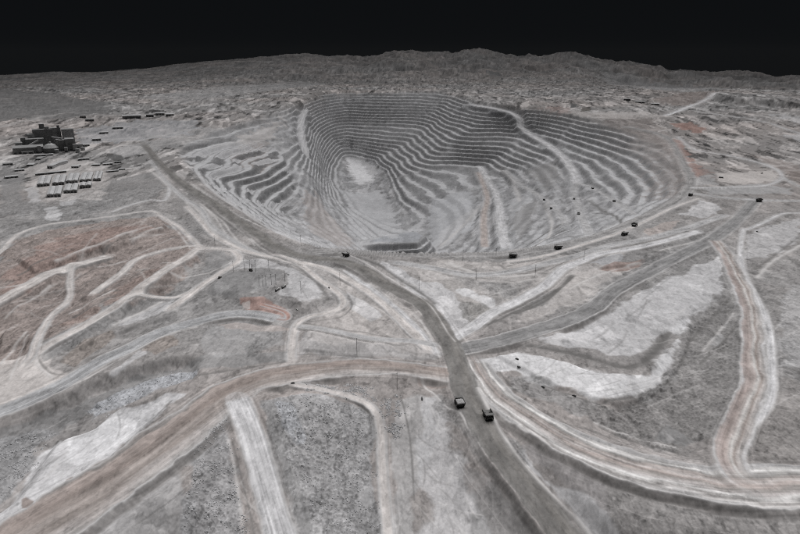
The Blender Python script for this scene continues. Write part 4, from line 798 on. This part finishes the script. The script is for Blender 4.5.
for src,pp,hp,lab in [(pd,(329,288),(322,280),'dark pickup on the curving pale road right of the poled mound'),
 (pd,(293,383.5),(300,383),'dark pickup parked at the pink road edge near the pale side road'),
 (pw,(297,310),(304,316),'white pickup beside the rust red pad left of the pale curve'),
 (pd,(517,359.5),(510,357),'upper of two dark pickups on the white flat right of the junction'),
 (pd,(519,367.5),(525,369),'lower of two dark pickups on the white flat right of the junction'),
 (pd,(543,387.5),(536,383),'dark pickup on rough ground below the white flat, left one'),
 (pd,(574,396.5),(566,394),'dark pickup on rough ground below the white flat, right one'),
 (pd,(422,399),(423,410),'dark pickup at the top of the pale scraped slope left of the trucks'),
 (pd,(757,232),(750,230),'dark pickup alone on the pale flat at far right'),
 (pw,(288.5,275),(280,270),'pale pickup on the right end of the poled mound'),
 (pd,(680,194.5),(672,200),'dark pickup just behind the truck at the right pit corner')]:
    o = src if id(src) not in su else copy_tree(src); su.add(id(src)); place(o, pp, hp, lab, 'pickup', 'pickups scattered around the mine')
sv1 = make_service(); place(sv1,(277.5,290.5),(286,286),'pale tank truck parked on the poled mound, front one of two','service truck','tank trucks on the mound')
sv2 = copy_tree(sv1); place(sv2,(284,287.5),(292,283),'dark shaded tank truck on the poled mound, rear one of two','service truck','tank trucks on the mound')
place(make_dozer(),(219.5,278),(226,274),'dark bulldozer at the left foot of the poled mound','bulldozer')
d2 = make_dozer(); place(d2,(762,173.5),(755,175),'small dark bulldozer on the pinkish pad at far right','bulldozer')
place(make_drill(),(251,271),(256,273),'dark drill rig with lattice mast among the poles on the mound','drill rig')
# ---------------------------------------------------------------- poles
def make_pole(h):
    t = empty('utility_pole'); pm_ = mat('pole_timber',(.06,.057,.055),.85)
    MB().cyl((0,0,-.6),.34,.22,h+.6,'z',8).build('shaft',pm_,t); MB().box(-1.6,1.6,-.12,.12,h-1.3,h-1.05).build('crossarm',pm_,t)
    for x in (-1.45,-.5,.5,1.45): MB().cyl((x,0,h-1.05),.1,.07,.4,'z',6).build('insulator',mat('insulator',(.12,.11,.1),.3),t)
    return t
PB = {}
for (px,py,top,lab) in [(301,246,232,'tall dark pole by the main road where it meets the pit rim'),(215,245,235,'faint pole beside the pale roads left of the main road'),
 (233.5,272,260,'leftmost pole of the back row on the grey mound'),(244.5,271,259,'second pole from left in the back row on the mound'),(250,270,260,'third pole from left in the back row, left of the drill rig'),(256,272,260,'pole right of the drill rig in the back row on the mound'),(269,271,260,'rightmost pole of the back row on the grey mound'),
 (259.5,286,275,'leftmost pole of the front row on the grey mound'),(263,286,275,'second pole from left in the front row on the mound'),(266,285.5,275,'third pole from left in the front row on the mound'),(271.5,285,274,'fourth pole from left in the front row on the mound'),(276,285,274,'rightmost front row pole just above the tank trucks'),(285,281,271,'pole directly behind the rear tank truck'),
 (301,294,281,'lone pole right of the tank trucks on the mound edge'),(340,285,270,'pole between the curving pale road and the main road'),(419,290,272,'tall pole on the pale flat right of the main road bend'),
 (463,261,249,'thin pole at the near pit rim, first right of the pad'),(496,255,248,'short thin pole on the rim below the twin ramps'),(476,280,267,'pole on the pinkish track below the pit rim'),(535,277,262,'tall dark pole on the dark track right of the centre'),(584,260,250,'thin pole near the bluish patch under the rim road'),
 (357,354,336,'pole on the grey strip above the pink road'),(397,390,365,'tall pole below the pink road, left of the junction')]:
    g_ = ground(px,py); dist = math.hypot(g_.x,g_.y); dx,dy,dz = raydir(px,top); h = CAM_H+dz/math.hypot(dx,dy)*dist-g_.z; h = max(10., min(26., round(h/2)*2.))
    if h in PB: o = copy_tree(PB[h])
    else: o = PB[h] = make_pole(h)
    o.location = g_; o.rotation_euler = (0,0,random.uniform(-.4,.4)); tag(o, lab, 'pole', 'poles standing along the mine roads')
# ---------------------------------------------------------------- buildings
wallp = mat('sheet_grey',(.30,.30,.30),.7,0,.2,.05); wald = mat('sheet_dark',(.20,.20,.20),.75,0,.25,.05); walm = mat('sheet_mid',(.36,.36,.36),.75,0,.2,.05); roofp = mat('roof_pale',(.40,.40,.405),.6,0,.12,.04); roofg = mat('roof_grey',(.22,.22,.22),.6,0,.15,.04); opening = mat('opening',(.03,.03,.032),.6); trim = mat('trim_steel',(.35,.35,.35),.6)
def building(name, lab, cat, px, py, w, d, h, rot, wall, roof, style='gable', bays=0, group=None, rise=None):
    g_ = ground(px,py); t = empty(name); rz = math.radians(rot)-math.atan2(g_.x,g_.y); t.location = (g_.x,g_.y,g_.z-1.5); t.rotation_euler = (0,0,rz); h = h+1.5
    h = h*(.86 if group == 'processing plant buildings' else 1); W2 = w/2; tag(t, lab, cat, group)         # local origin: middle of the front wall; depth towards +Y
    MB().box(-W2,W2,0,d,0,h).build('wall',wall,t)
    rise = rise or max(1.2, min(w,d)*.12)
    if style == 'gable': MB().prism([(-.6,h),(d/2,h+rise),(d+.6,h)],-W2-.6,W2+.6).build('roof',roof,t)
    elif style == 'twin':
        for x0,x1 in ((-W2-.4,-.5),(.5,W2+.4)):
            n_ = max(3,int(d/24))
            xm_ = (x0+x1)/2
            b = MB()
            for k in range(n_):
                a = d*k/n_; e = d*(k+1)/n_-.7
                for u0,u1,z0,z1 in ((x0,xm_,h,h+rise),(xm_,x1,h+rise,h)): b.add([(u0,a,z0),(u1,a,z1),(u1,e,z1),(u0,e,z0),(u0,a,z0+.3),(u1,a,z1+.3),(u1,e,z1+.3),(u0,e,z0+.3)],[(0,3,2,1),(4,5,6,7),(0,1,5,4),(1,2,6,5),(2,3,7,6),(3,0,4,7)])
            b.add([(x0,0,h),(x1,0,h),(xm_,0,h+rise),(x0,d,h),(x1,d,h),(xm_,d,h+rise)],[(0,1,2),(5,4,3)]).build('roof',roof,t)
        MB().box(-.5,.5,0,d,h,h+.4).build('valley_gutter',opening,t)
    else: MB().box(-W2-.5,W2+.5,-.5,d+.5,h,h+1.0).build('roof',roof,t)
    for k in range(bays):
        x = -W2+w*(k+.5)/bays; bw = w/bays*.3
        MB().box(x-bw,x+bw,-.25,.05,1.5,1.5+min(6.5,h*.55)).build('door',opening,t)
    return t
sh = [(43.5,186.5,36,150,'gable-roofed twin shed, first of the upper row from the left'),(58.5,185.2,36,150,'twin shed with pale roofs, second in the upper row'),(72,183.3,36,150,'twin shed with pale roofs, third in the upper row'),(85.5,181.8,36,145,'twin shed with pale roofs, fourth in the upper row'),(97,181,24,150,'narrower pale roofed shed closing the upper row on the right'),
 (54,197,38,135,'twin shed with pale roofs, first of the lower row from the left'),(70.5,192.8,38,115,'twin shed with pale roofs, middle of the lower row'),(85.5,188,34,60,'short twin shed with pale roofs ending the lower row on the right')]
for px,py,w_,d_,lab in sh: building('storage_shed', lab, 'shed', px, py, w_, d_, 9, -5, wallp, roofp, 'twin', 4, 'pale twin-roofed sheds below the plant', 2.4)
P_ = 'processing plant buildings'
building('plant_hall','long low dark hall at the front left of the processing plant','plant building',29,153,112,60,28,0,wald,roofg,'gable',7,P_)
building('plant_hall','stepped dark hall behind the long low one at the plant','plant building',36,149,70,60,48,0,wald,roofg,'flat',5,P_)
building('plant_hall','tall dark upper hall crowning the back of the plant','plant building',45,146.5,76,50,86,0,wald,wald,'flat',6,P_)
building('plant_tower','slim dark tower standing on the plant skyline','tower',45,145.5,20,20,108,0,wald,walm,'flat',1,P_)
building('plant_hall','mid grey hall right of the dark plant buildings, at the back','plant building',58,145,40,40,88,0,walm,roofg,'flat',4,P_)
building('plant_tower','pale narrow tower between two dark blocks of the plant','tower',59,150.5,10,14,56,0,wallp,roofp,'flat',1,P_)
building('plant_hall','dark tall block right of the pale tower','plant building',63.5,150,24,30,52,0,wald,roofg,'flat',3,P_)
building('plant_hall','rightmost dark tall block of the plant','plant building',71,150,34,34,58,0,wald,roofg,'gable',3,P_)
building('plant_hall','grey back hall above the rightmost plant block','plant building',70,146,48,40,84,0,walm,roofg,'flat',4,P_)
for k,(px,py,w_,d_,h_,wl,lab) in enumerate([(20,151,26,22,40,walm,'grey square block at the left end of the plant'),(25,149.5,18,16,56,wald,'thin dark block rising behind the left hall'),(33,147.5,26,20,66,walm,'grey upper block left of the crown hall'),(40,152.5,14,12,34,wallp,'pale small block in front of the cone'),(53,152.8,20,14,24,walm,'low grey block right of the cone'),
 (66.5,152.4,12,10,22,wallp,'pale low block before the right dark blocks'),(75.5,151,14,14,34,walm,'grey end block at the right of the plant'),(50,146,16,16,98,walm,'grey stub tower right of the slim tower'),(38,146,14,14,82,wald,'dark stub tower left of the slim tower'),(80,148,26,18,20,wallp,'pale annex right of the plant'),(28,153.6,44,10,12,walm,'low grey lean-to along the front hall'),(61,145,10,10,104,wald,'thin dark stack house at the plant back')]):
    building('plant_block', lab, 'plant block', px, py, w_, d_, h_, 6*math.sin(k*2.1), wl, roofp if wl is wallp else roofg, 'flat' if k%2 else 'gable', 2, P_)
for k,(px,py,lab) in enumerate([(23,153.2,'round grey tank at the front left of the plant'),(57,153,'round grey tank under the pale tower'),(78,152.5,'round grey tank at the right end of the plant'),(83,150.5,'round pale tank past the right end of the plant')]):
    q_ = ground(px,py); t = empty('storage_tank'); t.location = q_; tag(t, lab, 'tank', 'tanks around the plant'); MB().cyl((0,0,-1),9,9,15,'z',18).build('shell',[walm,wallp][k%2],t); MB().cyl((0,0,14),9.2,1,2.2,'z',18).build('roof',roofg,t)
g_ = ground(47.5,152.5); dm = empty('stockpile_dome'); dm.location = (g_.x,g_.y+32,g_.z-1); tag(dm,'dark conical covered stockpile in the middle of the plant','dome')
MB().cyl((0,0,0),31,31,22,'z',14).build('wall',wald,dm); MB().cyl((0,0,22),32,20,12,'z',14).cyl((0,0,34),20,6,6,'z',14).build('roof',walm,dm); MB().cyl((0,0,40),4,4,6,'z',10).build('top_house',walm,dm)
def conveyor(a, za, b, zb, lab):
    p = ground(*a); q_ = ground(*b); t = empty('conveyor_gallery'); t.location = p; tag(t, lab, 'conveyor', P_); A = Vector((0,0,za)); B = Vector((q_.x-p.x,q_.y-p.y,q_.z-p.z+zb))
    MB().bar(A,B,5.5).build('gallery',walm,t)
    for k in (.2,.4,.6,.8):
        c = A.lerp(B,k); c2 = Vector((c.x,c.y,min(0,q_.z-p.z)*k-2)); MB().bar(c2,c,1.6).build('trestle',wald,t)
conveyor((19,152),6,(40,149),40,'sloping conveyor gallery climbing into the left of the plant'); conveyor((54,150),55,(64,149.5),46,'high conveyor gallery bridging the plant blocks')
for px,py,w_,d_,h_,rot,wl,rf,lab in [(51.5,174.2,100,14,7,8,wald,roofp,'long thin pale roofed building just above the sheds'),(50,168.5,20,120,11,-28,walm,roofp,'long angled building between the plant and the sheds'),
 (64,163,28,24,7,0,wallp,roofp,'small pale building under the right of the plant'),(44,156,70,14,6,3,walm,roofp,'low pale strip building along the foot of the plant'),(38,160,20,60,6,-25,wallp,roofg,'narrow grey building left of the angled one'),
 (86,146,30,25,9,0,wallp,roofp,'pale box building right of the plant'),(97,141,36,26,10,5,wallp,roofp,'pale building farther right of the plant'),(132,119,95,40,16,0,wald,roofp,'long pale roofed warehouse far beyond the plant'),
 (150,117,40,30,14,0,wald,roofg,'dark hall right of the far long warehouse'),(160,114.5,50,30,13,0,walm,roofp,'pale roofed hall in the far cluster'),(170,116.5,45,30,12,0,walm,roofp,'far hall at the right end of the cluster'),(104,134,40,20,9,0,wallp,roofp,'small shed on the pale flat past the plant'),
 (118,128.5,50,20,9,0,wallp,roofp,'lone shed between the plant and the far warehouse'),(90,121,40,25,12,0,wald,roofg,'dark shed above the plant to the right'),(83,118,30,25,14,0,walm,roofg,'grey shed above the plant, behind the dark one'),
 (12,178,40,20,6,10,wallp,roofp,'pale building at the far left edge left of the sheds'),(20,171,30,20,6,0,wallp,roofp,'small pale building left of the long thin one'),(113,172,40,12,5,8,wald,roofp,'low building right of the upper shed row'),(122,170,24,12,5,8,wald,roofp,'smaller low building past the shed row'),
 (108,165,34,16,6,4,wallp,roofp,'pale shed on the yard right of the angled building'),(96,166,30,18,6,-10,wallp,roofp,'pale shed just above the right end of the sheds'),(118,163,26,14,6,0,walm,roofg,'grey shed on the yard near the dark stockpile'),(84,160,40,14,6,6,wallp,roofp,'pale strip shed on the yard below the tanks'),(75,168,26,30,7,-20,walm,roofp,'pale roofed store between the yard and the sheds'),(30,166,24,40,6,-25,wallp,roofp,'pale store at the left of the angled building'),(8,165,34,18,6,0,walm,roofg,'grey shed by the left edge under the plant'),
 (721,178,14,10,5,0,wallp,roofp,'small site office on the pad at far right'),(640,103,60,25,9,0,wallp,roofp,'pale far shed beyond the right pit wall'),(655,105,50,25,9,0,walm,roofp,'second pale far shed beyond the right pit wall'),(627,101,45,25,10,0,wald,roofg,'dark far shed beyond the right pit wall')]:
    building('industrial_building', lab, 'building', px, py, w_, d_, h_, rot, wl, rf, 'gable', 3 if w_ > 25 else 2)
# ---------------------------------------------------------------- haze: dusty dark air over the whole mine
def haze_box(x0,x1,y0,y1,z0,z1):
    v = [(x,y,z) for z in (z0,z1) for y in (y0,y1) for x in (x0,x1)]
    f = [(0,2,3,1),(4,5,7,6),(0,1,5,4),(2,6,7,3),(0,4,6,2),(1,3,7,5)]
    me = bpy.data.meshes.new('haze'); me.from_pydata(v,[],f)
    m = bpy.data.materials.new('haze'); m.use_nodes = True; nt = m.node_tree; nt.nodes.remove(nt.nodes['Principled BSDF'])
    pv = nt.nodes.new('ShaderNodeVolumePrincipled'); pv.inputs['Color'].default_value = (.016,.0175,.019,1); pv.inputs['Density'].default_value = 1.25e-4
    nt.links.new(pv.outputs[0], nt.nodes['Material Output'].inputs['Volume'])
    me.materials.append(m); o = bpy.data.objects.new('haze', me); COL.objects.link(o); o['kind'] = 'stuff'; o['label'] = 'thin dark dusty haze over the mine'
haze_box(-24000,24000,-3000,24000, float(TZ.min())-1.5, max(CAM_H+12, float(TZ.max())+6))
print('Z', TZ.min(), TZ.max())
